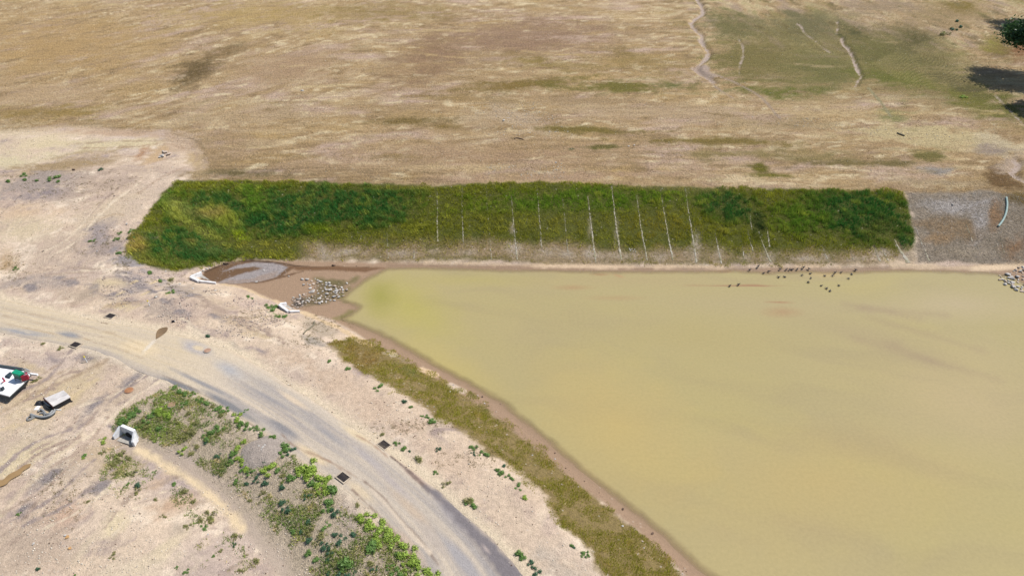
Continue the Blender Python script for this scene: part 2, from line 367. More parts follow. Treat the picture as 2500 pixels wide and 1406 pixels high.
FANS = []
def paint_ground(X, Y):
    P = Paint(X, Y, c(212, 190, 164)); A = np.arange(len(X))
    # bare soil near the road: sandy, pinkish and grey drifts
    m1, m2, m3 = P.orient(211, 4.0, 1.6), P.orient(241, 1.4, .8), fbm(X / 2.4 + P.nb, Y / 2.4 + P.na, 14, 5)
    P.put(A, P.na * 1.6 + .1, c(230, 209, 184), k=.75); P.put(A, -P.na * 1.8 - .2, c(196, 174, 160), k=.8)
    P.put(A, m1 * 2.4 - .1, c(228, 206, 178), k=.6); P.put(A, -m1 * 2.4 - .2, c(190, 168, 150), k=.6); P.put(A, P.nl * 2 - .4, c(188, 172, 164), k=.7)
    P.put(A, m3 * 3.4 - .7, c(240, 222, 196), k=.75); P.put(A, -m3 * 3.4 - .7, c(172, 154, 144), k=.75); P.put(A, m2 * 3 - .9, c(170, 150, 136), k=.6); P.put(A, -m2 * 3 - .9, c(236, 216, 188), k=.5)
    P.col[:] = np.clip(P.col * np.array([1.09, 1.075, 1.09]), 0, .62)
    # upper field
    fld = [(-2500, 400), (-300, 340), (0, 318), (200, 312), (400, 330), (480, 372), (500, 402), (455, 470), (660, 470), (900, 478), (1060, 484), (1300, 475), (1500, 482), (1740, 488), (2000, 490), (2208, 490), (2500, 474), (2900, 470), (4000, 480)]
    fp = np.vstack([atl(fld), [(9000, 100), (9000, 9000), (-9000, 9000), (-9000, 130)]])
    P.poly(fp, c(172, 145, 105), soft=2.2, q=(1.8, .8, 1.5, .4), par=(1.0, .45, 0), world=True)
    fm = np.clip((-sdf(X, Y, fp) + 1.5 * P.na) / 4, 0, 1)
    n1, n2, n3 = P.ns, P.orient(131, 9, 3.2), P.orient(171, 2.2, .9)
    P.col = P.col * (1 + .06 * fm[:, None]); P.put(A, (n1 * 3.2 + P.nl * .5 - .05) * fm, c(216, 193, 152), k=.68); P.put(A, (-n1 * 3.0 - .3) * fm, c(148, 122, 86), k=.6)
    P.put(A, (n2 * 2.8 - .2) * fm, c(192, 165, 142), k=.7); P.put(A, (-n2 * 2.6 - .3) * fm, c(184, 154, 100), k=.5)
    P.put(A, (n3 * 3.4 - .6) * fm, c(226, 206, 164), k=.6); P.put(A, (-n3 * 3 - .7) * fm, c(132, 110, 70), k=.55)
    P.col *= 1 + fm[:, None] * np.array([.13, .14, .18])
    P.put(A, (P.nl * 1.5 - .3) * fm, c(158, 132, 96), k=.4); P.put(A, ((P.na + n1) * 1.6 - .5) * fm, c(140, 122, 68), k=.45)
    E = P.ell
    P.poly([(1770, 30), (1850, 45), (2000, 10), (2120, 60), (2230, 60), (2400, 160), (2470, 230), (2560, 330), (2480, 320), (2330, 270), (2150, 235), (1950, 250), (1850, 225), (1790, 190), (1755, 130)], c(138, 125, 76), k=.68, soft=9, q=(3.5, 1.6, 6.0, .6), par=(.9, .6, 0)); _w = np.clip((Y - 118) / 10, 0, 1) * np.clip((X - 30) / 10, 0, 1)
    P.put(A, (n1 * 3 - .3) * _w, c(178, 162, 112), k=.6); P.put(A, (-n1 * 3 - .3) * _w, c(108, 98, 56), k=.55); P.put(A, (n2 * 3 - .4) * _w, c(160, 138, 112), k=.6); P.put(A, (-n2 * 3 - .5) * _w, c(118, 116, 50), k=.5)
    for a in ((150, 110, 330, 120, 0, c(188, 156, 106), .6), (80, 230, 260, 45, 0, c(196, 168, 130), .5), (60, 275, 260, 22, -2, c(160, 134, 78), .6), (650, 40, 300, 45, 0, c(186, 158, 102), .5),
              (490, 170, 95, 34, -22, c(112, 92, 54), .8), (560, 128, 75, 18, -20, c(130, 106, 66), .6), (720, 160, 220, 60, -5, c(182, 152, 118), .5), (1060, 130, 160, 90, -25, c(156, 126, 94), .6),
              (1300, 90, 260, 65, 0, c(160, 130, 102), .7), (940, 30, 210, 30, 0, c(150, 126, 70), .45), (1320, 155, 160, 25, 5, c(150, 128, 68), .5), (1290, 205, 210, 22, -3, c(138, 114, 58), .6), (1500, 210, 190, 22, 2, c(122, 112, 48), .75),
              (1590, 150, 180, 40, 5, c(152, 128, 72), .5), (1640, 210, 60, 10, 0, c(112, 112, 56), .6), (1450, 248, 240, 20, 3, c(168, 142, 104), .6), (1600, 275, 300, 26, 2, c(190, 164, 128), .7), (1250, 285, 100, 30, 25, c(196, 172, 140), .8),
              (1180, 300, 90, 60, 20, c(188, 164, 130), .4), (2050, 275, 260, 26, 4, c(198, 172, 128), .7), (2250, 330, 260, 40, 6, c(204, 184, 138), .8), (1900, 300, 200, 18, 2, c(176, 152, 112), .6),
              (1840, 150, 140, 75, 0, c(128, 116, 64), .8), (1780, 60, 90, 40, 10, c(120, 112, 66), .7), (1980, 60, 110, 45, 5, c(120, 112, 72), .75), (2010, 165, 120, 55, 5, c(120, 114, 62), .8), (1900, 225, 130, 20, 4, c(112, 112, 44), .8), (2160, 130, 130, 55, 20, c(112, 106, 54), .9),
              (2090, 82, 50, 18, 0, c(88, 84, 40), .7), (2240, 100, 110, 45, 25, c(100, 92, 48), .85), (2200, 195, 140, 28, 12, c(112, 112, 42), .85), (2370, 235, 140, 40, 25, c(116, 112, 44), .85), (2470, 270, 90, 45, 35, c(108, 106, 40), .85), (2330, 200, 90, 25, 20, c(98, 90, 50), .7),
              (2300, 40, 170, 40, 0, c(164, 140, 100), .7), (2350, 15, 70, 25, 0, c(132, 112, 46), .6), (2440, 120, 60, 45, 0, c(128, 106, 56), .7), (2490, 120, 25, 40, 0, c(140, 100, 62), .8), (2150, 20, 130, 18, 0, c(160, 138, 108), .6),
              (2420, 110, 40, 25, 0, c(150, 140, 62), .5), (2180, 280, 60, 24, 20, c(140, 136, 84), .6), (2205, 255, 30, 14, 0, c(118, 120, 50), .5), (1250, 380, 700, 60, 0, c(178, 148, 114), .5),
              (980, 295, 130, 14, 0, c(132, 110, 62), .7), (1090, 310, 80, 12, 5, c(138, 114, 62), .6), (900, 260, 200, 14, 0, c(168, 140, 100), .5), (1100, 240, 160, 12, 3, c(150, 124, 76), .5), (700, 380, 130, 10, 0, c(148, 122, 74), .4), (960, 385, 90, 10, 0, c(140, 118, 66), .4),
              (1470, 320, 160, 13, 2, c(130, 112, 54), .85), (1740, 345, 280, 14, 1, c(136, 116, 58), .8), (1900, 380, 380, 26, 0, c(150, 132, 84), .6), (1480, 358, 60, 7, 0, c(112, 104, 50), .7), (1395, 364, 10, 3, 0, c(70, 84, 40), .8), (2260, 378, 60, 18, -5, c(122, 112, 58), .9), (2110, 398, 200, 10, 0, c(128, 112, 66), .7),
              (1858, 410, 24, 20, 0, c(106, 100, 20), .95), (1890, 428, 70, 6, 2, c(118, 112, 34), .8), (2290, 418, 50, 14, 8, c(160, 150, 138), .85), (2320, 445, 160, 14, 0, c(176, 154, 120), .6), (2440, 350, 70, 40, 20, c(206, 188, 152), .8), (2420, 368, 60, 18, 0, c(166, 148, 130), .6),
              (2450, 432, 60, 36, 10, c(120, 92, 54), .9), (2470, 400, 40, 30, 0, c(184, 162, 138), .7), (620, 285, 240, 50, 0, c(192, 166, 128), .5), (850, 410, 330, 14, 0, c(180, 152, 116), .6), (600, 425, 150, 14, 2, c(120, 108, 66), .75), (560, 350, 90, 60, 0, c(176, 148, 112), .5),
              (1400, 430, 420, 12, 0, c(184, 154, 122), .7), (1150, 410, 260, 12, -2, c(204, 178, 134), .5)):
        E(*a[:5], col=a[5], k=a[6])
    # pale straw rim and the stony plain on the left
    for a in ((90, 345, 260, 42, -3, c(224, 204, 170), .7), (20, 395, 160, 22, -8, c(218, 202, 166), .7), (280, 350, 200, 16, -3, c(218, 200, 162), .8), (300, 325, 220, 14, 0, c(200, 172, 144), .7), (440, 350, 60, 40, 20, c(206, 180, 152), .8),
              (480, 395, 40, 28, 60, c(196, 170, 130), .7), (160, 405, 210, 26, -8, c(172, 148, 112), .7), (90, 450, 200, 36, -6, c(174, 158, 146), .9), (120, 470, 130, 22, -6, c(160, 146, 144), .7), (270, 440, 160, 40, -12, c(190, 168, 148), .7),
              (345, 375, 30, 12, -35, c(184, 146, 112), .7), (375, 385, 45, 16, -35, c(204, 174, 136), .7), (40, 520, 120, 22, -5, c(222, 194, 162), .7), (60, 560, 120, 36, -5, c(220, 200, 168), .7), (330, 490, 120, 40, -38, c(212, 190, 168), .8),
              (240, 530, 160, 40, -35, c(218, 196, 168), .7), (150, 620, 160, 60, -10, c(208, 186, 164), .7), (15, 640, 40, 40, 0, c(190, 160, 118), .6), (240, 575, 58, 45, -35, c(170, 156, 150), .95), (250, 610, 60, 22, -10, c(178, 160, 148), .8), (318, 640, 60, 24, 30, c(158, 150, 154), .9),
              (330, 690, 90, 40, 20, c(172, 158, 152), .8), (430, 705, 90, 20, 12, c(168, 156, 152), .7), (100, 690, 140, 26, 5, c(182, 166, 154), .7), (210, 720, 120, 22, 5, c(192, 172, 150), .6), (310, 745, 60, 20, 0, c(226, 204, 162), .8), (280, 690, 60, 18, 0, c(222, 200, 164), .6),
              (400, 755, 70, 40, 0, c(186, 168, 152), .7), (520, 735, 120, 26, 22, c(206, 184, 158), .7), (560, 775, 130, 22, 22, c(196, 172, 148), .6), (600, 800, 120, 20, 28, c(214, 190, 160), .7), (640, 820, 60, 14, 10, c(226, 202, 164), .8),
              (488, 823, 42, 10, 10, c(132, 126, 134), .95), (575, 850, 26, 14, 30, c(140, 132, 140), .85), (640, 858, 26, 8, 20, c(160, 146, 146), .7), (780, 800, 60, 20, 25, c(190, 172, 150), .8), (760, 830, 40, 12, 20, c(176, 164, 150), .8),
              (900, 980, 160, 50, 33, c(222, 196, 170), .8), (1090, 1120, 160, 46, 38, c(224, 198, 172), .8), (1250, 1270, 160, 60, 42, c(226, 202, 176), .8), (1360, 1380, 100, 40, 40, c(210, 192, 172), .7), (760, 900, 120, 30, 30, c(216, 190, 164), .8),
              (215, 872, 42, 16, -12, c(144, 134, 138), .95), (130, 878, 26, 10, 10, c(172, 156, 150), .7), (70, 895, 60, 20, 20, c(214, 192, 160), .6), (205, 770, 18, 6, 0, c(170, 164, 170), .8), (340, 915, 44, 10, -20, c(150, 142, 148), .9), (290, 890, 40, 14, -20, c(200, 178, 156), .6),
              (130, 960, 170, 60, -30, c(216, 194, 160), .7), (300, 970, 90, 40, -40, c(208, 186, 162), .7), (60, 1090, 110, 50, -30, c(214, 194, 166), .7), (40, 1130, 100, 40, -38, c(228, 208, 172), .8), (110, 1170, 90, 24, -35, c(176, 160, 146), .8), (85, 1195, 50, 16, -30, c(160, 148, 146), .7),
              (170, 1150, 130, 50, -25, c(202, 182, 160), .6), (160, 1260, 90, 40, -30, c(214, 182, 156), .7), (60, 1330, 140, 70, -20, c(204, 182, 160), .7), (280, 1275, 50, 34, -20, c(236, 216, 180), .9), (330, 1390, 180, 50, -20, c(232, 212, 184), .8), (400, 1340, 90, 26, -30, c(230, 210, 178), .7),
              (385, 1180, 60, 20, -25, c(208, 180, 152), .8), (240, 1120, 60, 60, 0, c(200, 178, 150), .6), (300, 1140, 60, 40, 0, c(176, 160, 112), .5), (420, 1235, 80, 30, -20, c(206, 176, 148), .6), (430, 1290, 60, 20, -20, c(196, 178, 156), .5)):
        E(*a[:5], col=a[5], k=a[6])
    # earth under the slope grass, the matted strip below it, the straw-covered end on the right
    P.poly(SLOPE, c(98, 100, 44), soft=.5, q=(.3, .35, .2, .2), par=(.25, 1.0, 0))
    P.poly([(740, 590), (900, 588), (1100, 585), (1240, 580), (1500, 600), (1700, 600), (1900, 620), (2230, 610), (2240, 640), (2100, 650), (1700, 650), (1300, 645), (900, 636), (740, 634)], c(166, 144, 112), soft=1.6, q=(1.2, .8, .6, .5), par=(.4, 1.0, 0), k=.85)
    for x, y, a, b, rt_ in ((790, 612, 26, 16, 60), (850, 615, 40, 10, 0), (980, 618, 36, 10, 0), (1060, 612, 26, 14, 0), (1140, 618, 26, 12, 0), (1255, 605, 22, 26, 10), (1335, 618, 30, 16, 0), (1388, 620, 18, 16, 0), (1440, 618, 16, 18, 10), (1475, 622, 24, 16, 0), (1530, 624, 30, 14, 0), (1610, 625, 26, 16, 0), (1695, 618, 22, 24, 20), (1755, 622, 14, 20, 10), (1820, 630, 20, 12, 0), (1880, 628, 20, 18, 0), (1960, 632, 40, 8, 0), (2020, 630, 14, 12, 0), (2090, 632, 30, 8, 0), (2145, 620, 16, 18, 0), (2165, 618, 14, 16, 0), (2210, 625, 20, 18, 20), (1250, 560, 8, 30, 0), (1440, 560, 8, 40, 5), (1505, 560, 8, 40, 5), (1700, 590, 12, 30, 5)):
        P.ell(x, y, a * 1.3, b * 1.1, rt_, c(190, 175, 156), .6, soft=.9, q=(.3, .6, .1, .6)); FANS.append((x, y, a, b, rt_))
    P.poly([(2210, 470), (2420, 468), (2440, 480), (2500, 480), (2560, 640), (2490, 640), (2240, 642), (2238, 580), (2224, 510)], c(160, 146, 128), soft=.5, par=(.5, 1.5, 0))
    for a in ((2330, 500, 90, 26, 0, c(186, 178, 172), .8), (2390, 550, 30, 60, 10, c(184, 176, 170), .7), (2330, 560, 90, 30, 10, c(156, 132, 102), .8), (2290, 580, 50, 20, 0, c(166, 138, 104), .7), (2430, 530, 18, 40, 0, c(160, 128, 96), .9), (2480, 600, 50, 40, 0, c(158, 124, 92), .7), (2350, 615, 120, 16, 0, c(180, 164, 142), .6), (2490, 480, 40, 20, 0, c(120, 100, 56), .8)):
        E(*a[:5], col=a[5], k=a[6])
    P.poly(BANKG, c(150, 130, 84), soft=.5, q=(.3, .4, .2, .3), par=(.1, 1.0, 0))
    # the shore: pale sand lip, grey mud and wet edge
    P.poly(BASIN, c(168, 140, 114), soft=.4, q=(.15, .12, .15, .05), par=(0, .35, .25), world=True)
    dW = np.full(len(X), 99.0); nr = (Y < 90) & (Y > 10) & (X > -40) & (X < 140); dW[nr] = sdf(X[nr], Y[nr], WATER)
    P.put(A, 1 - np.abs(dW - .05) / 0.35, c(150, 124, 98), par=(0, .2, .6), k=.6)
    P.put(A, (-dW - 0.3) / 1.0, c(166, 146, 98), k=.9)
    P.line([(1040, 641), (1200, 644), (1300, 648), (1500, 651), (1600, 650), (1750, 651), (1850, 648), (1950, 650), (2050, 650)], .35, c(226, 198, 164), k=.9, q=(.25, .2, .3, .1), soft=.3)
    P.line([(2180, 646), (2260, 650), (2350, 654), (2440, 652), (2500, 648)], .75, c(226, 200, 166), k=.9, q=(.3, .2, .3, .1), soft=.4)
    for a in ((2190, 642, 50, 10, 10, c(220, 196, 166), .8), (1878, 644, 18, 8, 0, c(222, 200, 180), .95), (1835, 648, 26, 6, 0, c(216, 190, 166), .9), (2052, 652, 8, 5, 0, c(224, 196, 160), .9)): E(*a[:5], col=a[5], k=a[6])
    P.line([(545, 694), (600, 706), (640, 724), (690, 742)], .55, c(224, 196, 160), k=.9, q=(.2, .25, .1, .1))
    P.line([(735, 762), (790, 784), (840, 806), (880, 832), (910, 842)], .7, c(226, 198, 160), k=.9, q=(.2, .3, .1, .1))
    P.line([(945, 862), (960, 866)], .9, c(216, 196, 170), k=.9); P.line([(1030, 902), (1060, 915)], .8, c(226, 196, 160), k=.9); P.line([(1100, 940), (1130, 955)], .8, c(214, 192, 170), k=.8)
    # inlet pool: brown wet mud, lilac gravel bars, rill to the pond
    M = (0, .3, .7)
    P.poly([(488, 682), (500, 664), (540, 648), (580, 640), (640, 638), (700, 645), (715, 655), (680, 678), (640, 690), (560, 694), (527, 688)], c(116, 88, 62), soft=.25, q=(.1, .1, .1, .05), par=M)
    P.poly([(545, 662), (575, 648), (620, 641), (670, 642), (704, 652), (690, 662), (670, 677), (640, 686), (580, 692), (530, 690), (555, 680), (590, 668), (625, 660), (640, 655), (620, 650), (580, 655)], c(172, 162, 160), soft=.25, q=(.1, .12, .1, .1), par=(0, .9, .3))
    P.poly([(530, 690), (560, 682), (620, 676), (680, 660), (670, 677), (640, 686), (580, 692)], c(166, 148, 136), soft=.3, k=.8, par=(0, .6, .3))
    P.line([(500, 664), (540, 648), (600, 637), (680, 642), (730, 650), (800, 654), (870, 656), (900, 652)], .35, c(84, 62, 44), k=.9, par=M)
    P.poly([(700, 650), (740, 652), (820, 650), (900, 652), (940, 655), (890, 664), (800, 660), (730, 660)], c(124, 92, 64), soft=.3, q=(.1, .15, .15, .05), par=M)
    P.line([(632, 690), (665, 682), (700, 673), (740, 662)], .3, c(118, 90, 66), k=.9, par=M)
    P.poly([(775, 682), (830, 682), (850, 690), (838, 720), (800, 740), (760, 748), (730, 750), (716, 740), (740, 722), (770, 715)], c(128, 112, 82), soft=.6, q=(.2, .3, .1, .2), par=(0, .8, .4), k=.8)
    P.line([(770, 680), (810, 688), (850, 690), (868, 680)], .9, c(118, 108, 68), k=.7, soft=.6, q=(.2, .3, .1, .2)); P.line([(815, 778), (840, 772), (860, 760)], .5, c(116, 114, 52), k=.7, soft=.5, q=(.2, .3, .1, .2)); P.line([(845, 735), (835, 722), (850, 705)], .7, c(112, 108, 58), k=.6, soft=.5, q=(.2, .3, .1, .2))
    P.poly([(716, 728), (745, 716), (755, 738), (738, 752), (705, 752)], c(92, 80, 68), soft=.3, k=.8)
    # swale floor
    P.line([(325, 1082), (360, 1095), (430, 1130), (510, 1185), (580, 1250), (640, 1310), (700, 1385), (770, 1470)], 1.3, c(190, 172, 154), k=.95, soft=.4, par=(0, .35, 0))
    P.line([(340, 1098), (400, 1135), (470, 1175), (540, 1235), (590, 1290)], .7, c(234, 210, 172), k=.8, soft=.4, q=(.1, .25, 0, .2))
    P.ell(303, 1072, 24, 14, 0, c(176, 158, 140), .9)
    P.poly(WEEDS, c(204, 186, 160), soft=.6, par=(0, 1.3, 0), k=.6)
    P.ell(280, 1045, 22, 8, 20, c(140, 130, 138), .9)
    P.ell(848, 1255, 34, 40, 20, c(204, 186, 168), .9); P.ell(745, 1155, 10, 14, 20, c(216, 200, 186), .9)
    up_, lo_ = smooth(atl(ROAD_UP), 6), smooth(atl(ROAD_LO), 6)
    P.line(up_, 1.5, c(236, 216, 186), k=.75, soft=.7, q=(.4, .4, .2, .2), world=True, sm=False); P.line(lo_, .9, c(226, 208, 184), k=.7, soft=.5, q=(.3, .3, .1, .2), world=True, sm=False)
    for x, y, a, b, rt_ in ((300, 665, 40, 18, 20), (350, 700, 50, 14, 25), (400, 735, 40, 16, 10), (330, 735, 34, 12, 0), (440, 760, 40, 12, 20), (470, 720, 50, 10, 15), (280, 720, 26, 10, 0), (180, 690, 60, 12, 8), (80, 700, 50, 12, 0), (520, 770, 40, 8, 24), (120, 1165, 60, 16, -35), (60, 1240, 50, 20, -35), (240, 1190, 40, 16, -30), (240, 980, 60, 14, -40), (320, 930, 40, 12, -30)):
        P.ell(x, y, a, b, rt_, c(164, 152, 148), .7, q=(.4, .7, .4, .6), par=(0, 1.2, 0))
    # wheel ruts and track marks on the dirt
    for pts, w, col in (([(0, 1010), (90, 960), (190, 915), (260, 880)], .5, c(184, 160, 132)), ([(0, 1050), (110, 1010), (230, 930)], .4, c(228, 204, 162)), ([(0, 985), (100, 935), (160, 905)], .3, c(176, 152, 128)),
                        ([(20, 1230), (120, 1130), (230, 1010), (290, 960)], .4, c(186, 168, 152)), ([(0, 1260), (90, 1160), (200, 1060)], .5, c(230, 210, 176)), ([(180, 1380), (240, 1290), (270, 1240)], .3, c(222, 202, 174)),
                        ([(170, 352), (260, 347), (340, 345), (420, 344)], .3, c(150, 124, 98)), ([(190, 362), (300, 360), (400, 352), (450, 362)], .25, c(168, 140, 112)), ([(400, 330), (450, 345), (480, 375), (470, 400), (400, 430), (340, 470)], .35, c(188, 162, 138)), ([(420, 325), (480, 345), (500, 380), (490, 405), (440, 430)], .3, c(150, 126, 92)),
                        ([(235, 545), (200, 575), (180, 600), (188, 615)], .25, c(150, 132, 112)), ([(300, 525), (270, 525), (240, 540)], .2, c(170, 142, 100)),
                        ([(640, 800), (600, 780), (560, 765), (520, 745)], .22, c(160, 138, 118)), ([(650, 822), (600, 800), (560, 790)], .2, c(164, 142, 122)), ([(470, 735), (500, 750), (520, 760)], .25, c(164, 144, 128)),
                        ([(160, 728), (170, 740), (180, 745)], .2, c(160, 136, 116)), ([(230, 712), (260, 722), (285, 736)], .25, c(150, 138, 136)), ([(420, 1165), (450, 1160)], .15, c(120, 96, 78)), ([(390, 1180), (430, 1165)], .12, c(120, 100, 84)), ([(440, 1250), (480, 1230), (510, 1225)], .12, c(140, 120, 100)), ([(560, 1390), (590, 1370)], .12, c(150, 128, 108))):
        P.line(pts, w, col, k=.6, soft=.4, q=(.1, .3, .1, .3))
    for k in range(9):                      # bulldozer cleat prints above the road
        x0 = 285 + k * 14 + (k % 3) * 4; y0 = 720 - (k % 4) * 14
        P.line([(x0, y0), (x0 + 18, y0 - 8 + (k % 2) * 16)], .28, c(152, 142, 146) if k % 2 else c(232, 208, 164), k=.7, sm=False)
    for k in range(16): P.line([(250 + k * 5.5, 752 - k * .6), (268 + k * 5.5, 742 - k * .6)], .13, c(178, 152, 122), k=.6, sm=False, q=(0, .05, 0, .05))
    for k in range(26): P.line([(905 + k * 5, 978 + k * 5.2), (925 + k * 5, 968 + k * 5.2)], .12, c(196, 168, 146), k=.5, sm=False, q=(0, .06, 0, .05))
    rt = random.Random(21)
    for k in range(22):                     # pairs of tyre tracks over the bare ground
        if k < 12: x0, y0, dx, dy, cv = rt.uniform(-40, 260), rt.uniform(960, 1380), rt.uniform(90, 260), rt.uniform(-.55, -.95), rt.uniform(-25, 25)
        elif k < 17: x0, y0, dx, dy, cv = rt.uniform(40, 330), rt.uniform(500, 690), rt.uniform(60, 160), rt.uniform(-.9, .1), rt.uniform(-20, 20)
        else: x0, y0, dx, dy, cv = rt.uniform(430, 640), rt.uniform(700, 840), rt.uniform(60, 140), rt.uniform(.3, .6), rt.uniform(-12, 12)
        for o_ in (0, 36 if y0 > 900 else 22):
            cl = rt.choice([c(182, 160, 142), c(176, 158, 148), c(236, 216, 188), c(190, 168, 148)])
            P.line([(x0 + o_ * .6, y0 + o_ * .55), (x0 + dx * .5 + o_ * .6 - cv * .4, y0 + dx * dy * .5 + o_ * .55 - cv), (x0 + dx + o_ * .6, y0 + dx * dy + o_ * .55)], rt.uniform(.18, .36), cl, k=.72, soft=.14, q=(0, .2, .0, .25))
    # circling mower rings in the olive corner
    for k in range(17):
        rx = 30 + k * 6.5; ry = 12 + k * 3.4
        pts = [(2215 + k * 1.6 + rx * math.cos(a), 122 + k * 1.2 + ry * math.sin(a) + .25 * rx * math.cos(a)) for a in np.linspace(-1.2, 2.5, 16)]
        P.line(pts, .22, c(168, 152, 98), k=.5, soft=.3, q=(0, .12, .1, .1))
    for k in range(30): P.line([(2060 + k * 5, 88 - k * .6), (2095 + k * 5, 112 + k * .4)], .2, c(136, 124, 72), k=.3, soft=.3, q=(0, 0, 0, .05), sm=False)
    # furrow lines along the crest
    for k in range(9): P.line([(520 + k * 4, 406 + k * 4.2), (700, 408 + k * 4.2), (950 + k * 20, 413 + k * 4)], .22, c(122, 100, 68), k=.5, soft=.25, q=(0, .08, .1, .05))
    for k in range(7): P.line([(1250 + k * 40, 330 + k * 13), (1700, 334 + k * 14), (2200, 350 + k * 13)], .25, c(120, 102, 60), k=.35, soft=.3, q=(0, .1, .25, .05))
    rr = random.Random(5)
    for k in range(60):
        x = rr.uniform(-60, 2450); y = rr.uniform(10, 430); L_ = rr.uniform(30, 170); tl = rr.uniform(-.06, .1)
        if x < 480 and y > 320: continue
        if x > 1700 and y < 250 and rr.random() < .6: continue
        cl = rr.choice([c(216, 192, 142), c(214, 186, 130), c(208, 182, 140), c(130, 106, 66), c(140, 118, 62), c(126, 106, 70)])
        P.line([(x, y), (x + L_ * .5, y + L_ * tl * .6 + 2), (x + L_, y + L_ * tl)], rr.uniform(.25, .9), cl, k=rr.uniform(.25, .5), soft=.5, q=(.1, .35, .8, .4))
    # gully floors
    for (G, w, d), wd in zip(_gw, (.8, .22, .42, .18, .14, .25, .8)):
        P.line(G, wd, c(184, 166, 152), k=.9, soft=.25, q=(.25, .3, 0, .25), world=True, sm=False, par=(0, .6, 0))
    P.poly([(1684, 168), (1700, 155), (1728, 160), (1738, 178), (1770, 190), (1735, 196), (1705, 184)], c(176, 156, 140), soft=.5, k=.9, par=(0, .8, 0))
    P.line([(1730, 185), (1770, 192), (1810, 210), (1860, 240), (1905, 290)], .5, c(178, 158, 138), k=.6); P.line([(1710, 182), (1750, 215), (1790, 240)], .4, c(178, 158, 138), k=.6)
    P.line([(2120, 215), (2150, 250), (2175, 285)], .6, c(158, 150, 112), k=.6)
    return P

mg = ground_mat('ground_soil')
rows_px = np.concatenate([np.arange(2100, 1440, -14), np.arange(1440, -24, -2.6), np.arange(-24, -260, -8)])
yy = pl(1250, rows_px, 2.0)[1]
yy = np.concatenate([[-600, -200, -60, -20, 4], yy, [yy[-1] * 1.3, yy[-1] * 1.8, 1200, 2500, 6000]])
dep = np.hypot(np.maximum(yy, 3), H - 2.0); D = np.maximum(yy, 3) * CP + (H - 2) * SP
uc = np.concatenate([[-14000, -7000, -4000, -2500, -1700, -1200, -900], np.arange(-700, -40, 14), np.arange(-40, 2541, 3.0), np.arange(2552, 3250, 14), [3400, 3700, 4200, 5000, 6500, 9500, 16500]])
GX = ((uc[None, :] - CXP) / F) * D[:, None]; GY = np.repeat(yy[:, None], len(uc), 1)
gx, gy = GX.ravel(), GY.ravel(); gz = h(gx, gy)
roadpoly = np.vstack([atl(ROAD_UP), atl(ROAD_LO)[::-1]])
nr = (gy > 12) & (gy < 75) & (gx < 20)
dr = np.full(len(gx), 9.0); dr[nr] = sdf(gx[nr], gy[nr], roadpoly)
gz -= 0.10 * np.clip(-dr / 0.5, 0, 1)
nR, nC = GX.shape; ii = np.arange(nR * nC).reshape(nR, nC)
faces = np.stack([ii[:-1, :-1], ii[:-1, 1:], ii[1:, 1:], ii[1:, :-1]], -1).reshape(-1, 4)
PG = paint_ground(gx, gy)
gme = np_mesh('ground', np.stack([gx, gy, gz], 1), faces, PG.col, PG.par, True)
tag(link('ground', gme, mg), kind='structure')

# ------------------------------------------------------------------ road: dusty asphalt strip
def resample(P, n):
    d = np.concatenate([[0], np.cumsum(np.hypot(*np.diff(P, axis=0).T))]); t = np.linspace(0, d[-1], n)
    return np.stack([np.interp(t, d, P[:, 0]), np.interp(t, d, P[:, 1])], 1), d[-1]
up, Lr = resample(smooth(atl(ROAD_UP), 8), 420); lo, _ = resample(smooth(atl(ROAD_LO), 8), 420)
# pair the two edges by nearest point so that rungs stay square
lo_d = smooth(atl(ROAD_LO), 40); lo = np.array([lo_d[np.argmin(((lo_d - p) ** 2).sum(1))] for p in up])
lo = np.stack([np.convolve(np.pad(lo[:, k], 7, 'edge'), np.ones(15) / 15, 'valid') for k in (0, 1)], 1)
nv = 61; v = np.linspace(0, 1, nv)
rx = up[:, None, 0] * (1 - v) + lo[:, None, 0] * v; ry = up[:, None, 1] * (1 - v) + lo[:, None, 1] * v
rz = h(rx, ry, False) + 0.035 - 0.05 * (np.abs(v - .5) * 2)[None, :] ** 6 + 0.03 * (1 - (2 * v - 1) ** 2)[None, :]
RP = Paint(rx.ravel(), ry.ravel(), c(220, 203, 180)); RP.par[:] = (0, .35, 0)
U = np.repeat((np.arange(420) / 419 * Lr)[:, None], nv, 1).ravel(); Vv = np.tile(v, 420); A = np.arange(len(U))
lane = fbm(U / 14, Vv * 9, 61, 3); fine = fbm(U / 5, Vv * 34, 66, 3)
# how far along each rung the dust gives way to bare asphalt (judged from the image at the road's middle)
ax = ry.mean(1)                                                   # distance from the camera
g = lambda v0, w: np.exp(-((Vv - v0) / w) ** 2)
yr = np.repeat(ax[:, None], nv, 1).ravel(); xr = np.repeat(rx.mean(1)[:, None], nv, 1).ravel()
aspl = np.interp(xr, [-60, -38, -29, -26, -22, -17, -12, -8, -4, 2], [.5, .35, .0, .1, .75, .8, .55, .6, .75, .9])
tyre = fbm(U / 24, Vv * 70, 69, 4)
RP.put(A, (g(.27, .11) * .9 + g(.52, .09) * .8 + g(.8, .1) * .85 + lane * .5 + fine * .5 + tyre * .5 + .22) * aspl, c(162, 156, 160), k=.9)
RP.put(A, (lane + fine * .8 + tyre * .8) * .9 - .1, c(224, 208, 184), k=.6); RP.put(A, -tyre * 1.5 - .3, c(168, 156, 148), k=.4); RP.put(A, -fine - .1, c(184, 164, 142), k=.35)
RP.put(A, 1 - Vv / .05 + RP.nb * .8, c(222, 200, 172), k=.9); RP.put(A, 1 - (1 - Vv) / .05 + RP.nb * .8, c(218, 197, 168), k=.9)
far_end = np.clip((-24 - xr) / 6, 0, 1)
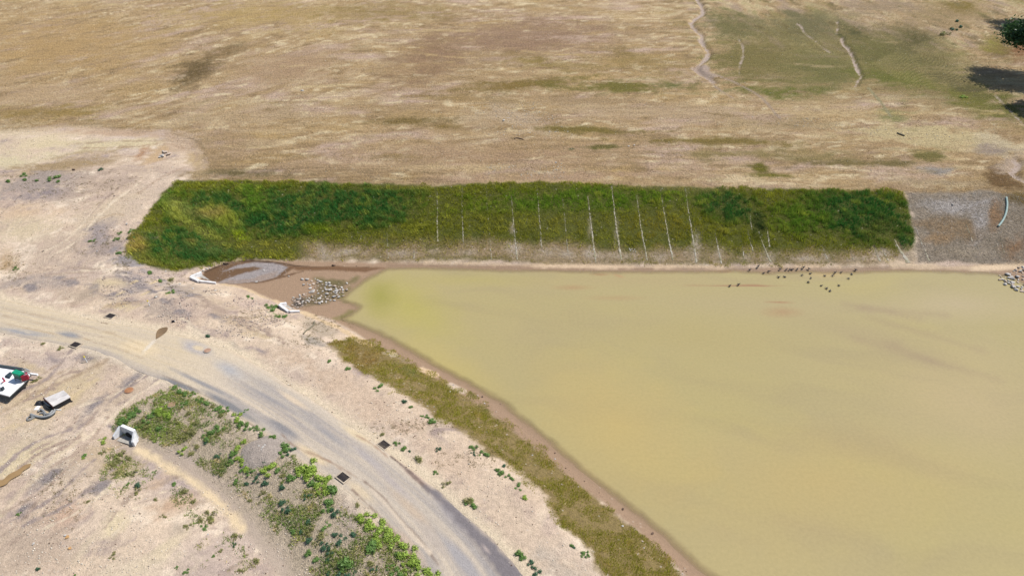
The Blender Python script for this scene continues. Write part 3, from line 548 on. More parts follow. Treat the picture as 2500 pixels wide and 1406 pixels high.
RP.put(A, far_end * (.6 + fine * .6), c(214, 194, 160), k=.8); RP.put(A, far_end * (Vv - .8) * 6 + RP.nb * .5 - .3, c(176, 168, 164), k=.7)
E = RP.ell
for a in ((345, 850, 60, 22, 10, c(230, 208, 172), .9), (365, 845, 34, 5, -45, c(232, 220, 202), .7), (170, 818, 40, 10, 10, c(156, 154, 162), .8), (60, 812, 90, 8, 8, c(168, 166, 174), .7), (560, 905, 60, 22, 28, c(186, 182, 182), .6), (480, 850, 50, 20, 20, c(188, 180, 176), .7), (485, 850, 18, 9, 10, c(222, 202, 170), .8),
          (440, 940, 60, 8, 22, c(140, 138, 146), .9), (560, 990, 90, 11, 29, c(142, 140, 148), .9), (500, 940, 110, 8, 26, c(158, 154, 156), .7), (690, 1045, 60, 12, 32, c(150, 146, 152), .85), (660, 975, 130, 9, 30, c(164, 158, 158), .6), (800, 1060, 90, 12, 36, c(168, 162, 162), .6),
          (760, 1110, 60, 14, 32, c(228, 206, 172), .9), (880, 1200, 60, 16, 40, c(222, 202, 172), .8), (870, 1060, 60, 12, 36, c(226, 206, 172), .8), (720, 980, 60, 9, 33, c(222, 202, 176), .8), (1000, 1240, 90, 16, 44, c(204, 184, 162), .7), (1020, 1170, 70, 9, 42, c(178, 156, 142), .8),
          (900, 1120, 60, 12, 38, c(186, 176, 170), .7), (960, 1180, 90, 12, 41, c(190, 178, 170), .6), (1110, 1260, 90, 20, 44, c(178, 170, 170), .8), 
          (1130, 1370, 90, 22, 50, c(176, 170, 172), .9), (1060, 1320, 80, 18, 48, c(196, 182, 168), .7), (1000, 1330, 70, 14, 50, c(204, 184, 164), .8), (1040, 1390, 60, 14, 52, c(190, 174, 160), .6)):
    E(*a[:5], col=a[5], k=a[6], q=(.1, .15, .0, .05), soft=.5)
for pts, w, col in (([(860, 1195), (905, 1238), (950, 1285), (1000, 1345), (1035, 1400)], .16, c(150, 128, 112)), ([(890, 1175), (935, 1215), (985, 1275), (1035, 1330), (1070, 1380)], .14, c(140, 120, 106)), ([(905, 1195), (950, 1240), (1000, 1300), (1050, 1350)], .3, c(220, 202, 180)),
                    ([(955, 1115), (1000, 1150), (1050, 1200), (1085, 1230)], .13, c(118, 100, 92)), ([(970, 1125), (1010, 1165), (1045, 1200)], .1, c(120, 104, 96)), ([(690, 1062), (720, 1090), (770, 1110), (830, 1140), (870, 1165)], .12, c(160, 134, 112)), ([(695, 1075), (740, 1102), (800, 1125), (850, 1160)], .1, c(170, 142, 118)),
                    ([(870, 1062), (910, 1085), (945, 1115)], .12, c(180, 152, 128)), ([(400, 918), (470, 948), (560, 1000), (630, 1048)], .08, c(150, 136, 124)), ([(240, 783), (262, 790)], .12, c(110, 86, 66)), ([(45, 730), (90, 743)], .14, c(160, 118, 76)), ([(190, 820), (235, 838)], .1, c(170, 140, 106))):
    RP.line(pts, w, col, k=.65, soft=.12, q=(0, .06, 0, .08))
RP.poly([(1040, 1190), (1070, 1200), (1135, 1252), (1200, 1315), (1290, 1412), (1360, 1510), (1270, 1490), (1215, 1400), (1150, 1318), (1090, 1245)], c(132, 125, 137), k=.85, soft=.5, q=(.3, .3, .2, .15)); RP.ell(1185, 1338, 18, 6, 45, c(180, 166, 160), .8)
for k in range(7): RP.line([(10, 745 + k * 9), (120, 768 + k * 9), (260, 803 + k * 8), (350, 836 + k * 8)], .14, c(176, 152, 120) if k % 2 else c(228, 208, 174), k=.3, soft=.2, q=(0, .2, 0, .15))
ri = np.arange(420 * nv).reshape(420, nv)
rf = np.stack([ri[:-1, :-1], ri[1:, :-1], ri[1:, 1:], ri[:-1, 1:]], -1).reshape(-1, 4)
rme = np_mesh('road', np.stack([rx.ravel(), ry.ravel(), rz.ravel()], 1), rf, RP.col, RP.par, True)
tag(link('road', rme, ground_mat('road_asphalt')), kind='structure')

# ------------------------------------------------------------------ pond: turbid water, thin at the rim
def water_mat(name):
    m, t, N, L, B = nodes(name)
    a = N.new('ShaderNodeAttribute'); a.attribute_name = 'Col'
    p = N.new('ShaderNodeAttribute'); p.attribute_name = 'Par'
    sep = N.new('ShaderNodeSeparateColor'); L.new(p.outputs['Color'], sep.inputs[0])
    geo = N.new('ShaderNodeNewGeometry').outputs['Position']
    n1 = noise_(N, L, geo, 3.5, 6, 0.75)
    L.new(mulcol(N, L, a.outputs['Color'], math_(N, L, 'ADD', 0.82, math_(N, L, 'MULTIPLY', n1, 0.36))), B.inputs['Base Color'])
    B.inputs['Roughness'].default_value = 0.16; B.inputs['IOR'].default_value = 1.33
    bp = N.new('ShaderNodeBump'); bp.inputs['Strength'].default_value = 0.12; bp.inputs['Distance'].default_value = 0.02
    L.new(noise_(N, L, mapping(N, L, geo, (1, 1.6, 1)), 4.0, 3), bp.inputs['Height']); L.new(bp.outputs[0], B.inputs['Normal'])
    tr = N.new('ShaderNodeBsdfTransparent'); mx = N.new('ShaderNodeMixShader')
    L.new(sep.outputs[0], mx.inputs[0]); L.new(tr.outputs[0], mx.inputs[1]); L.new(B.outputs[0], mx.inputs[2])
    L.new(mx.outputs[0], N['Material Output'].inputs['Surface'])
    return m
sel = (gy > 8) & (gy < 88) & (gx > -25) & (gx < 150)
dWv = np.full(len(gx), 99.0); dWv[sel] = sdf(gx[sel], gy[sel], WATER)
keep = (dWv < 0.9); fk = keep[faces].all(1)
used = np.unique(faces[fk]); remap = np.full(len(gx), -1); remap[used] = np.arange(len(used))
wx, wy = gx[used], gy[used]; dwu = dWv[used]
WP = Paint(wx, wy, c(182, 167, 112)); _u = wx + 3 * fbm(wx / 8, wy / 8, 81, 3); _v = wy + 3 * fbm(wx / 8, wy / 8, 85, 3); A = np.arange(len(wx))
WP.put(A, WP.nl * .8 + .2, c(188, 170, 114), k=.6); WP.put(A, fbm(_u / 14 + _v / 20, _v / 4 + _u / 16, 73, 5) * 2.4 - .4, c(166, 150, 108), k=.4); WP.put(A, fbm(_u / 10, _v / 7, 76, 5) * 2.2 - .3, c(190, 174, 108), k=.5); WP.put(A, fbm(_u / 9 + _v / 20, _v / 6, 71, 5) * 1.2 - .2, c(172, 156, 112), k=.5); WP.put(A, -WP.nl - .1, c(188, 172, 102), k=.4)
for a in ((1000, 760, 160, 70, 20, c(184, 174, 86), .7), (930, 730, 60, 50, 40, c(160, 154, 72), .7), (1150, 690, 220, 24, 0, c(182, 168, 100), .6), (1100, 900, 240, 50, 28, c(194, 176, 104), .6), (1550, 690, 360, 26, 0, c(182, 164, 112), .7), (1900, 760, 420, 40, 2, c(182, 166, 116), .7), (2330, 760, 240, 60, 0, c(192, 174, 128), .7), (2350, 1000, 250, 200, 10, c(192, 172, 122), .6), (1700, 850, 300, 60, 5, c(180, 164, 106), .5), (2150, 860, 260, 40, 18, c(174, 156, 112), .5), (1500, 1050, 300, 160, 35, c(198, 174, 106), .6), (2000, 1200, 420, 180, 0, c(194, 170, 106), .5),
          (1400, 710, 60, 10, 0, c(178, 144, 98), .6), (1500, 740, 90, 10, 0, c(180, 150, 102), .5), (1510, 676, 18, 5, 20, c(184, 146, 100), .9), (1465, 672, 30, 5, 0, c(168, 130, 88), .7), (1790, 705, 150, 3, 1, c(164, 118, 84), .85), (1840, 704, 50, 4, 2, c(164, 112, 80), .8), (1770, 664, 26, 5, 0, c(174, 136, 98), .8), (1900, 752, 50, 4, 2, c(170, 122, 84), .7), (1905, 780, 60, 20, 0, c(174, 136, 94), .5), (2020, 672, 60, 12, 0, c(206, 178, 116), .7), (1960, 680, 160, 16, 0, c(178, 158, 112), .4)):
    WP.ell(*a[:5], col=a[5], k=a[6], soft=.9, q=(.15, .1, .1, 0))
for pts in ([(2060, 760), (2140, 775), (2230, 800)], [(2120, 800), (2250, 840), (2380, 880)], [(2080, 850), (2180, 880), (2300, 920)], [(2160, 860), (2260, 905), (2420, 950)], [(2100, 770), (2300, 790)]):
    WP.line(pts, .7, c(164, 142, 106), k=.35, soft=1.2, q=(.2, .3, .4, 0))
dep_ = -dwu
op = np.clip((dep_ + 0.05 + .3 * WP.nb + .25 * WP.na) / 0.9, 0, 1) ** 0.75
mudd = np.clip(1 - dep_ / .9, 0, 1); WP.put(A, mudd, c(168, 138, 98), k=.5)
WP.par[:, 0] = np.clip(op, 0.05, 1)
# two dark lumps lying just under the surface tint the water above them
WP.col *= np.array([.98, .985, 1.12])
me = np_mesh('pond_water', np.stack([wx, wy, np.full(len(wx), 0.0)], 1), remap[faces[fk]], WP.col, WP.par, True)
tag(link('pond_water', me, water_mat('turbid_water')), kind='structure')

# puddles
def sheet(name, pts, z, col, rough=.15):
    P = smooth(np.vstack([atl(pts), atl(pts)[:1]]), 5)[:-1]
    bm = bmesh.new(); bm.faces.new([bm.verts.new((x, y, z)) for x, y in P])
    o = done(name, bm, plain(name + '_water', col, rough, .12, .8)); return tag(o, kind='structure')
for pts, col in (([(381, 830), (383, 812), (392, 803), (408, 800), (409, 808), (396, 820)], c(158, 130, 96)), ([(-60, 1215), (-30, 1190), (-6, 1174), (8, 1172), (24, 1158), (44, 1149), (60, 1138), (76, 1134), (74, 1141), (58, 1151), (50, 1160), (28, 1172), (16, 1184), (-4, 1192), (-30, 1214)], c(178, 146, 102))):
    q = atl(pts); sheet('puddle', pts, float(h(q[:, 0], q[:, 1]).max()) + .075, col)

# ------------------------------------------------------------------ labels: worked out from look and neighbours
LM = [('the white culvert headwall', 305, 1055), ('the round gravel mound', 640, 1100), ('the inner kerb grate', 838, 1166), ('the outer kerb grate', 938, 1086), ('the grey metal box', 140, 970),
      ('the rusty manhole cover', 315, 953), ('the roadside manhole', 507, 857), ('the inlet pool headwall', 495, 680), ('the rock apron headwall', 708, 748), ('the black dirt grate', 270, 772), ('the verge grate', 185, 843),
      ('the bare lower corner', 60, 1400), ('the orange scrape', 350, 376), ('the bank grass end', 1560, 1400), ('the pond spit', 850, 745), ('the brown puddle', 45, 1160), ('the road foot', 1180, 1380), ('the sandy track', 470, 1180)]
ORD = ['leftmost', 'second', 'third', 'fourth', 'fifth', 'sixth', 'seventh', 'eighth', 'ninth', 'tenth', 'eleventh', 'twelfth', 'thirteenth', 'fourteenth', 'fifteenth', 'sixteenth', 'seventeenth', 'eighteenth', 'nineteenth', 'twentieth']
REG = []
def reg(o, px, py, look, noun, plural, cat, group, lm=None):
    best = min(LM, key=lambda q: math.hypot(q[1] - px, (q[2] - py) * 1.3)) if lm is None else lm
    dx, dy = px - best[1], (py - best[2]) * 1.3
    w = ('right of' if dx > 0 else 'left of') if abs(dx) > abs(dy) else ('below' if dy > 0 else 'above')
    REG.append((o, px, look, noun, plural, w + ' ' + best[0], cat, group))
def finish_labels():
    d = {}
    for r in REG: d.setdefault((r[2], r[3], r[5]), []).append(r)
    for (look, noun, where), rs in d.items():
        rs.sort(key=lambda r: r[1])
        for i, r in enumerate(rs):
            if len(rs) == 1: s = '%s %s %s' % (look, noun, where)
            elif i == 0: s = 'leftmost of the %s %s %s' % (look, r[4], where)
            elif i == len(rs) - 1: s = 'rightmost of the %s %s %s' % (look, r[4], where)
            else: s = '%s from left of the %s %s %s' % (ORD[i] if i < 20 else 'twenty-' + ['first', 'second', 'third', 'fourth', 'fifth', 'sixth', 'seventh', 'eighth', 'ninth'][(i - 21) % 9], look, r[4], where)
            tag(r[0], s, r[6], r[7])

# ------------------------------------------------------------------ grass and weeds
def tufts(name, X, Y, col, hgt, wid, blades, spread, lean, mat, zoff=0.0, seed=1, bend=.6):
    r = np.random.default_rng(seed); n = len(X); z = h(X, Y) + zoff
    k = blades; N_ = n * k
    bx = np.repeat(X, k) + r.normal(0, spread, N_); by = np.repeat(Y, k) + r.normal(0, spread, N_); bz = np.repeat(z, k)
    a = r.uniform(0, 2 * np.pi, N_); hh = np.repeat(hgt, k) * r.uniform(.55, 1.15, N_); ww = np.repeat(wid, k) * r.uniform(.6, 1.3, N_)
    la = r.uniform(0, 2 * np.pi, N_); lr = r.uniform(.1, bend, N_) * hh
    tx = bx + np.cos(la) * lr + lean[0] * hh; ty = by + np.sin(la) * lr + lean[1] * hh
    V = np.empty((N_ * 3, 3)); V[0::3] = np.stack([bx - np.cos(a) * ww, by - np.sin(a) * ww, bz - .02], 1); V[1::3] = np.stack([bx + np.cos(a) * ww, by + np.sin(a) * ww, bz - .02], 1)
    V[2::3] = np.stack([tx, ty, bz + hh], 1)
    cc = np.repeat(col, k, 0) * r.uniform(.65, 1.4, (N_, 1)); cc = np.repeat(cc, 3, 0)
    me = np_mesh(name, V, np.arange(N_ * 3).reshape(-1, 3), np.clip(cc, 0, 1))
    return link(name, me, mat)
def fill(poly_px, step, seed, jitter=.5, rag=.35):
    P = atl(poly_px); r = np.random.default_rng(seed)
    xs = np.arange(P[:, 0].min(), P[:, 0].max(), step); ys = np.arange(P[:, 1].min(), P[:, 1].max(), step)
    X, Y = np.meshgrid(xs, ys); X = X.ravel() + r.uniform(-jitter, jitter, X.size) * step; Y = Y.ravel() + r.uniform(-jitter, jitter, Y.size) * step
    d = sdf(X, Y, P) + rag * fbm(X / 1.2, Y / 1.2, 13, 3) + rag * fbm(X / 3.5, Y / 3.5, 17, 2) + .15 * fbm(X / .3, Y / .3, 14, 2)
    k = d < 0; return X[k], Y[k]
mgrass = attr_mat('grass_blades', .6, .2, 3.0, trans=.25)

# seams of the erosion mats (top pixel, bottom pixel, width in metres, bareness)
SEAMS = [(945, 570, 947, 632, .10, .5), (1008, 592, 1012, 634, .12, .4), (1066, 461, 1070, 590, .12, .75), (1128, 459, 1132, 600, .10, .6), (1188, 456, 1200, 634, .10, .45), (1249, 479, 1262, 634, .14, .9), (1311, 449, 1322, 614, .11, .7), (1372, 472, 1386, 616, .10, .5),
         (1434, 477, 1456, 642, .17, 1.), (1493, 455, 1518, 634, .17, 1.), (1555, 477, 1580, 636, .14, .9), (1614, 461, 1642, 636, .15, .85), (1674, 461, 1700, 642, .17, .9), (1745, 569, 1761, 644, .16, .9), (1809, 589, 1818, 632, .12, .6), (1824, 561, 1842, 618, .14, .7),
         (1832, 520, 1836, 560, .10, .6), (1854, 566, 1882, 644, .20, .9), (1873, 556, 1878, 603, .14, .8), (2006, 599, 2022, 640, .14, .8), (2075, 612, 2084, 634, .14, .7), (2133, 602, 2150, 638, .16, .8), (2157, 611, 2170, 638, .16, .7), (2185, 585, 2218, 642, .34, 1.), (2231, 539, 2268, 638, .14, .7), (2354, 534, 2374, 592, .12, .6), (2441, 580, 2452, 618, .12, .6)]
X, Y = fill(SLOPE, .13, 5, rag=.6)
SG = Paint(X, Y, c(106, 108, 26)); A = np.arange(len(X)); SG.par[:] = (.92, 1, 0)     # par: keep probability, height
DG, MG, OL, LM_, ST = c(40, 84, 34), c(78, 104, 30), c(116, 114, 40), c(140, 148, 44), c(172, 158, 96)
full = (1.0, 1.5, 0)
for a in ((680, 520, 330, 75, 0, DG, .9, full), (450, 600, 140, 60, 10, DG, .8, full), (900, 500, 150, 60, 0, DG, .8, full), (400, 480, 60, 40, 0, MG, .6, full), (1780, 500, 100, 45, 10, DG, .9, full), (2090, 525, 160, 70, 5, DG, .95, full), (1960, 530, 90, 50, 0, MG, .6, full), (2210, 590, 30, 30, 0, DG, .9, full),
          (1850, 545, 22, 40, 0, c(48, 66, 30), .7, full), (2140, 560, 60, 30, 0, c(74, 88, 38), .6, full), (1400, 490, 330, 40, 0, c(84, 110, 24), .8, (1, 1.1, 0)), (1400, 550, 320, 40, 0, OL, .6, (.85, .85, 0)), (1600, 560, 100, 60, 0, c(120, 112, 34), .6, (.8, .8, 0)),
          (550, 535, 60, 30, 30, c(124, 130, 50), .6, full), (430, 500, 50, 24, 40, c(122, 126, 64), .55, full), (490, 560, 110, 16, 30, c(128, 132, 60), .6, full), (510, 520, 50, 18, 0, c(134, 126, 72), .6, full), (590, 580, 30, 16, 30, c(132, 142, 34), .6, full), (620, 480, 50, 40, 40, c(84, 112, 30), .5, full), (330, 600, 40, 30, 0, c(128, 114, 62), .7, full), (470, 590, 24, 8, 0, c(126, 114, 58), .4, full), (540, 610, 120, 22, 0, c(66, 92, 44), .6, full),
          (700, 600, 180, 18, 0, OL, .8, (.8, .8, 0)), (360, 640, 50, 16, 20, c(112, 112, 52), .5, full), (800, 560, 60, 18, 0, c(98, 112, 24), .7, full), (1080, 590, 240, 24, 0, c(116, 110, 46), .7, (.75, .8, 0)), (1950, 615, 250, 18, 0, OL, .7, (.8, .8, 0)), (1000, 456, 120, 8, 0, OL, .5, (.8, .6, 0)), (1650, 462, 160, 6, 0, c(132, 122, 70), .6, (.6, .6, 0))):
    SG.ell(*a[:5], col=a[5], k=a[6], par=a[7], soft=.45, q=(.35, .4, .1, .3))
thin = (.28, .5, 0)
SG.poly([(735, 612), (900, 606), (1100, 604), (1250, 590), (1500, 604), (1700, 606), (1950, 624), (2230, 625), (2240, 650), (1700, 652), (900, 642), (735, 640)], c(130, 118, 62), soft=1.6, q=(1.4, .9, .2, .4), par=thin, k=.85)
for x, y, a, b, rt_ in FANS: SG.ell(x, y, a, b, rt_, c(140, 130, 80), .7, soft=.9, q=(.3, .6, .1, .6), par=(.15, .45, 0))
SG.put(A, (SG.nb + .5 * SG.na - .35) * 1.3, c(150, 140, 66), k=.5); SG.put(A, (SG.nc - .2) * 1.2, c(142, 136, 70), k=.45); SG.put(A, (-SG.nb - .25) * 2.2, c(44, 66, 24), k=.6); SG.put(A, (fbm(X / .7, Y / .7, 91, 3) - .2) * 2.5, c(150, 150, 60), k=.45)
clump = np.clip(.6 + 1.5 * SG.nc + .9 * SG.nb, .1, 1.9)
keep_ = rng.random(len(X)) < SG.par[:, 0]
for x0, y0, x1, y1, w, b in SEAMS:
    P_ = atl([(x0, y0), ((x0 + x1) / 2, (y0 + y1) / 2), (x1, y1)]); d = seg_d(X, Y, P_)
    keep_ &= ~((d < w * .9) & (rng.random(len(X)) < .95 * b))
X, Y = X[keep_], Y[keep_]; cl_ = clump[keep_]
sg = tufts('slope_grass', X, Y, SG.col[keep_] * 3.15, .26 * SG.par[keep_, 1] * (.25 + .95 * cl_), np.full(len(X), .028), 4, .085, (-.18, -.22), mgrass, seed=2)
tag(sg, 'dense green grass covering the long bank above the pond', 'grass', kind='stuff')

X, Y = fill(BANKG, .085, 8, rag=.75)
BGp = Paint(X, Y, c(124, 122, 36)); A = np.arange(len(X))
BGp.ell(880, 860, 80, 40, 20, c(142, 118, 66), .8); BGp.ell(1000, 910, 60, 12, 30, c(118, 122, 64), .6); BGp.ell(1200, 1010, 120, 14, 38, c(126, 124, 66), .6)
BGp.put(A, (fbm(X / .9 + Y / 1.2, Y / .35 - X / .42, 23, 3) - .1) * 1.6, c(166, 146, 84), k=.75); BGp.put(A, (-BGp.nb - .15) * 1.6, c(94, 96, 30), k=.6); BGp.put(A, (BGp.na - .2) * 2, c(118, 118, 36), k=.5)
dens = rng.random(len(X)) < np.clip(.95 + 3.2 * np.minimum(BGp.nb + .12 + .8 * BGp.na, 0), .06, 1)
BGp.par[:] = 1
for x, y, a, b, rt_ in ((990, 935, 20, 6, -30), (1010, 962, 16, 5, -45), (1042, 978, 12, 4, -40), (1108, 1022, 10, 4, 0), (985, 950, 14, 6, 0), (1310, 1160, 26, 10, 30), (1405, 1258, 24, 5, -38), (1430, 1235, 14, 4, -38), (1510, 1290, 16, 3, -35), (1475, 1355, 14, 8, 20), (1560, 1355, 14, 6, 50), (1240, 1110, 22, 7, 35), (1180, 1070, 16, 6, 30), (1580, 1385, 12, 8, 40), (880, 868, 6, 14, 20), (1135, 1010, 22, 3, -35), (1200, 1020, 20, 3, -38), (1275, 1088, 26, 3, -40), (930, 880, 30, 3, -25)):
    BGp.ell(x, y, a, b, rt_, None, 1, q=(.3, .4, .1, .3), par=(0, 0, 0))
dens &= rng.random(len(X)) < BGp.par[:, 0]
bg_ = tufts('bank_grass', X[dens], Y[dens], BGp.col[dens] * 3.0, np.clip(.12 + .13 * BGp.nc[dens] + .05 * BGp.nb[dens], .03, .36), np.full(dens.sum(), .017), 4, .05, (.35, .3), mgrass, seed=3)
tag(bg_, 'olive and straw coloured grass along the near pond bank', 'grass', kind='stuff')

X, Y = fill(WEEDS, .11, 9); WA = [X]; WB = [Y]
X2, Y2 = fill([(255, 1095), (330, 1085), (345, 1110), (400, 1150), (450, 1185), (500, 1240), (560, 1300), (620, 1380), (600, 1440), (520, 1400), (450, 1300), (380, 1260), (250, 1190)], .16, 10)
X = np.concatenate([X, X2]); Y = np.concatenate([Y, Y2]); wn = fbm(X / 1.6, Y / 1.6, 33, 4); wq = fbm(X / 5, Y / 5, 36, 3)
band = np.concatenate([np.full(len(WA[0]), .2), np.full(len(X2), -.1)])
dg = seg_d(X, Y, SWALE); k = (rng.random(len(X)) < np.clip((wn + band + .35 * wq + .02) * 3.0, .02, .98)) & (dg > 1.0)
tp = at1(640, 1100); k &= np.hypot(X - tp.x, (Y - tp.y)) > 1.5
X, Y = X[k], Y[k]; WP_ = Paint(X, Y, c(112, 126, 60)); A = np.arange(len(X))
WP_.put(A, WP_.nb * 2, c(140, 138, 74), k=.7); WP_.put(A, -WP_.nb * 2, c(76, 106, 48), k=.7); WP_.put(A, (WP_.na - .1) * 2, c(132, 152, 60), k=.5); WP_.put(A, (WP_.nc - .25) * 3, c(184, 164, 116), k=.7)
wc = tufts('weed_cover', X, Y, WP_.col * 2.2, .12 + .1 * rng.random(len(X)), np.full(len(X), .026), 6, .06, (0, 0), mgrass, seed=4, bend=1.1)
tag(wc, 'low patchy green weeds over the stony verge beside the road', 'weeds', kind='stuff')

X, Y = fill([(2212, 472), (2420, 469), (2500, 478), (2570, 480), (2580, 640), (2490, 642), (2242, 642), (2238, 580), (2224, 510)], .12, 15)
TG = Paint(X, Y, c(186, 172, 150)); A = np.arange(len(X)); TG.put(A, TG.na * 2, c(204, 196, 186), k=.7); TG.put(A, -TG.nb * 2.6, c(118, 96, 68), k=.85); TG.put(A, (TG.nc - .1) * 2, c(120, 104, 64), k=.5)
k = rng.random(len(X)) < np.clip(.45 + TG.nb, .1, .9)
st_ = tufts('straw_thatch', X[k], Y[k], TG.col[k] * 1.5, .06 + .1 * rng.random(k.sum()), np.full(k.sum(), .02), 4, .07, (.2, -.2), mgrass, seed=16, bend=1.4)
tag(st_, 'matted pale straw thatch covering the right end of the bank', 'straw', kind='stuff')
xs = rng.uniform(-95, 125, 90000); ys = 74 + 75 * rng.random(90000) ** 1.5
fq = atl([(-200, 320), (0, 322), (200, 316), (400, 334), (480, 376), (500, 404), (440, 438), (660, 438), (900, 446), (1060, 453), (1300, 442), (1500, 450), (1740, 457), (2000, 459), (2208, 468), (2500, 460), (2900, 465), (2900, 40), (1250, 20), (-300, 40)])
k = inside(xs, ys, fq); xs, ys = xs[k], ys[k]; TG = Paint(xs, ys, c(186, 158, 116)); A = np.arange(len(xs))
TG.put(A, TG.ns * 2.4, c(214, 190, 140), k=.8); TG.put(A, -TG.ns * 2.4, c(120, 98, 58), k=.8); TG.put(A, TG.na * 2 - .2, c(128, 116, 58), k=.6)
k = rng.random(len(xs)) < np.clip(.5 + 1.3 * TG.ns * np.sign(TG.nb), .08, .95)
fs = tufts('field_stubble', xs[k], ys[k], TG.col[k] * 1.5, .05 + .1 * rng.random(k.sum()), np.full(k.sum(), .035), 3, .14, (0, 0), mgrass, seed=17, bend=1.3)
tag(fs, 'thin dry straw and stubble over the brown upper field', 'stubble', kind='stuff')

# fallen sprigs and thin green on the stony plain
SPK = [(60, 440, 150, 40), (150, 470, 120, 40), (260, 450, 100, 40), (30, 650, 40, 40), (260, 590, 60, 40), (300, 640, 30, 30), (420, 690, 60, 30), (640, 770, 80, 20), (790, 790, 60, 20), (760, 830, 60, 30), (1000, 1040, 120, 20), (1150, 1120, 100, 30), (150, 1200, 80, 60)]
sx, sy = [], []
for x, y, a, b in SPK:
    q = rng.normal(0, .5, (60, 2)); sx += list(x + q[:, 0] * a); sy += list(y + q[:, 1] * b)
q = atl(list(zip(sx, sy))); X, Y = q[:, 0], q[:, 1]
X = np.repeat(X, 5) + rng.normal(0, .1, len(X) * 5); Y = np.repeat(Y, 5) + rng.normal(0, .1, len(Y) * 5)
sp = tufts('ground_cover', X, Y, np.tile(c(150, 140, 92), (len(X), 1)), np.full(len(X), .07), np.full(len(X), .025), 4, .05, (0, 0), mgrass, seed=6, bend=1.2)
tag(sp, 'thin sprigs of green scattered over bare stony soil', 'weeds', kind='stuff')

# ------------------------------------------------------------------ mat seams
mseam = plain('matting_seam', tuple(c(206, 198, 186)), .9, .3, 1.8, col2=tuple(c(150, 142, 108)))
for i, (x0, y0, x1, y1, w, b) in enumerate(SEAMS):
    n = max(12, int((y1 - y0) * .55)); t = np.linspace(0, 1, n); cv = 2.0 * np.sin(t * 2.5 + i) + 2.2 * (vn(t * 9 + i * 3.3, t * 0 + .5, 2) - .5)
    P_ = atl(np.stack([x0 + (x1 - x0) * (t ** 1.15) + cv * .6, y0 + (y1 - y0) * t], 1))
    bm = bmesh.new(); prev = None; rr = random.Random(100 + i)
    nz_ = [vn(np.array([j * .55 + i * 9.1]), np.array([2.3]), i)[0] for j in range(n)]
    for j in range(n):
        ww = w * (.25 + .9 * t[j]) * (.2 + 1.4 * nz_[j]) * .55
        if nz_[j] > .25 + .5 * b + .12 * t[j]: ww = .006
        x, y = P_[j]; x += rr.uniform(-.04, .04)
        z = float(h(np.array([x]), np.array([y]))[0])
        row = [bm.verts.new((x - ww, y, z + .03)), bm.verts.new((x + rr.uniform(-.3, .3) * ww, y, z + .045)), bm.verts.new((x + ww, y, z + .03))]
        if prev:
            for k in (0, 1): bm.faces.new((prev[k], prev[k + 1], row[k + 1], row[k]))
        prev = row
    loose = [v for v in bm.verts if not v.link_faces]; bmesh.ops.delete(bm, geom=loose, context='VERTS')
    o = done('mat_seam', bm, mseam)
    look = 'short broken pale' if y1 - y0 < 60 else ('wide pale' if w > .16 else ('faint pale' if b < .7 else 'long pale'))
    area = ('LM', 0, 0)
    reg(o, (x0 + x1) / 2, (y0 + y1) / 2, look, 'seam down the bank', 'seams down the bank', 'matting seam', 'seams of the erosion mats on the grassy bank', lm=('the pond corner', 850, 400) if x0 < 1400 else (('the green sock', 3000, 500) if x0 > 1720 else ('the bank middle', 1570, 400)))
# simple true wording for the seams: where along the bank
for k_, r_ in enumerate(REG):
    o, px, look, noun, pln, where, cat, grp = r_
    REG[k_] = (o, px, look, noun, pln, 'above the black birds' if 1760 < px < 2100 else ('at the left part' if px < 1230 else ('at the middle' if px < 1760 else 'near the straw end')), cat, grp)

# ------------------------------------------------------------------ stones
def rock_mesh(seed, flat=.52):
    r = random.Random(seed); bm = bmesh.new()
    for i in range(16):
        v = Vector((r.gauss(0, 1), r.gauss(0, 1), r.gauss(0, 1))).normalized() * r.uniform(.8, 1.05); bm.verts.new((v.x * r.uniform(.85, 1.1), v.y * .75, v.z * flat))
    bmesh.ops.convex_hull(bm, input=bm.verts[:]); bmesh.ops.delete(bm, geom=[v for v in bm.verts if not v.link_faces], context='VERTS')
    me = bpy.data.meshes.new('rock'); bmesh.ops.recalc_face_normals(bm, faces=bm.faces[:]); bm.to_mesh(me); bm.free(); return me
RM = {}
for nm, cl in (('pale grey', c(232, 224, 214)), ('white', c(240, 234, 226)), ('brown', c(128, 104, 88)), ('orange', c(226, 178, 120)), ('dark', c(80, 78, 80)), ('pinkish', c(226, 206, 188))):
    mt = plain('stone_' + nm.replace(' ', '_'), tuple(cl), .9, .35, 3.0, bump=.3); RM[nm] = []
    for k in range(5):
        me = rock_mesh(k * 13 + len(nm)); me.materials.append(mt); RM[nm].append(me)
def rock(px, py, r_px, tone, noun='stone', plural='stones', group=None, lm=None, sink=.35, name='stone'):
    p = at1(px, py); s = r_px / pxm(py)
    o = bpy.data.objects.new(name, random.choice(RM[tone])); COL.objects.link(o)
    o.location = (p.x, p.y, max(p.z, (.0 if px > 2400 else -.1) if tone != 'dark' else -.2) + s * .65 * (1 - sink) - .02); o.rotation_euler = (random.uniform(-.3, .3), random.uniform(-.3, .3), random.uniform(0, 6.28))
    o.scale = (s * random.uniform(.85, 1.2), s * random.uniform(.85, 1.15), s * random.uniform(.8, 1.1))
    sz = 'small' if r_px < 3.6 else ('medium' if r_px < 5 else 'large')
    reg(o, px, py, sz + ' ' + tone, noun, plural, 'rock', group, lm); return o
def inpx(x, y, poly): return bool(inside(np.array([float(x)]), np.array([float(y)]), np.array(poly, float))[0])
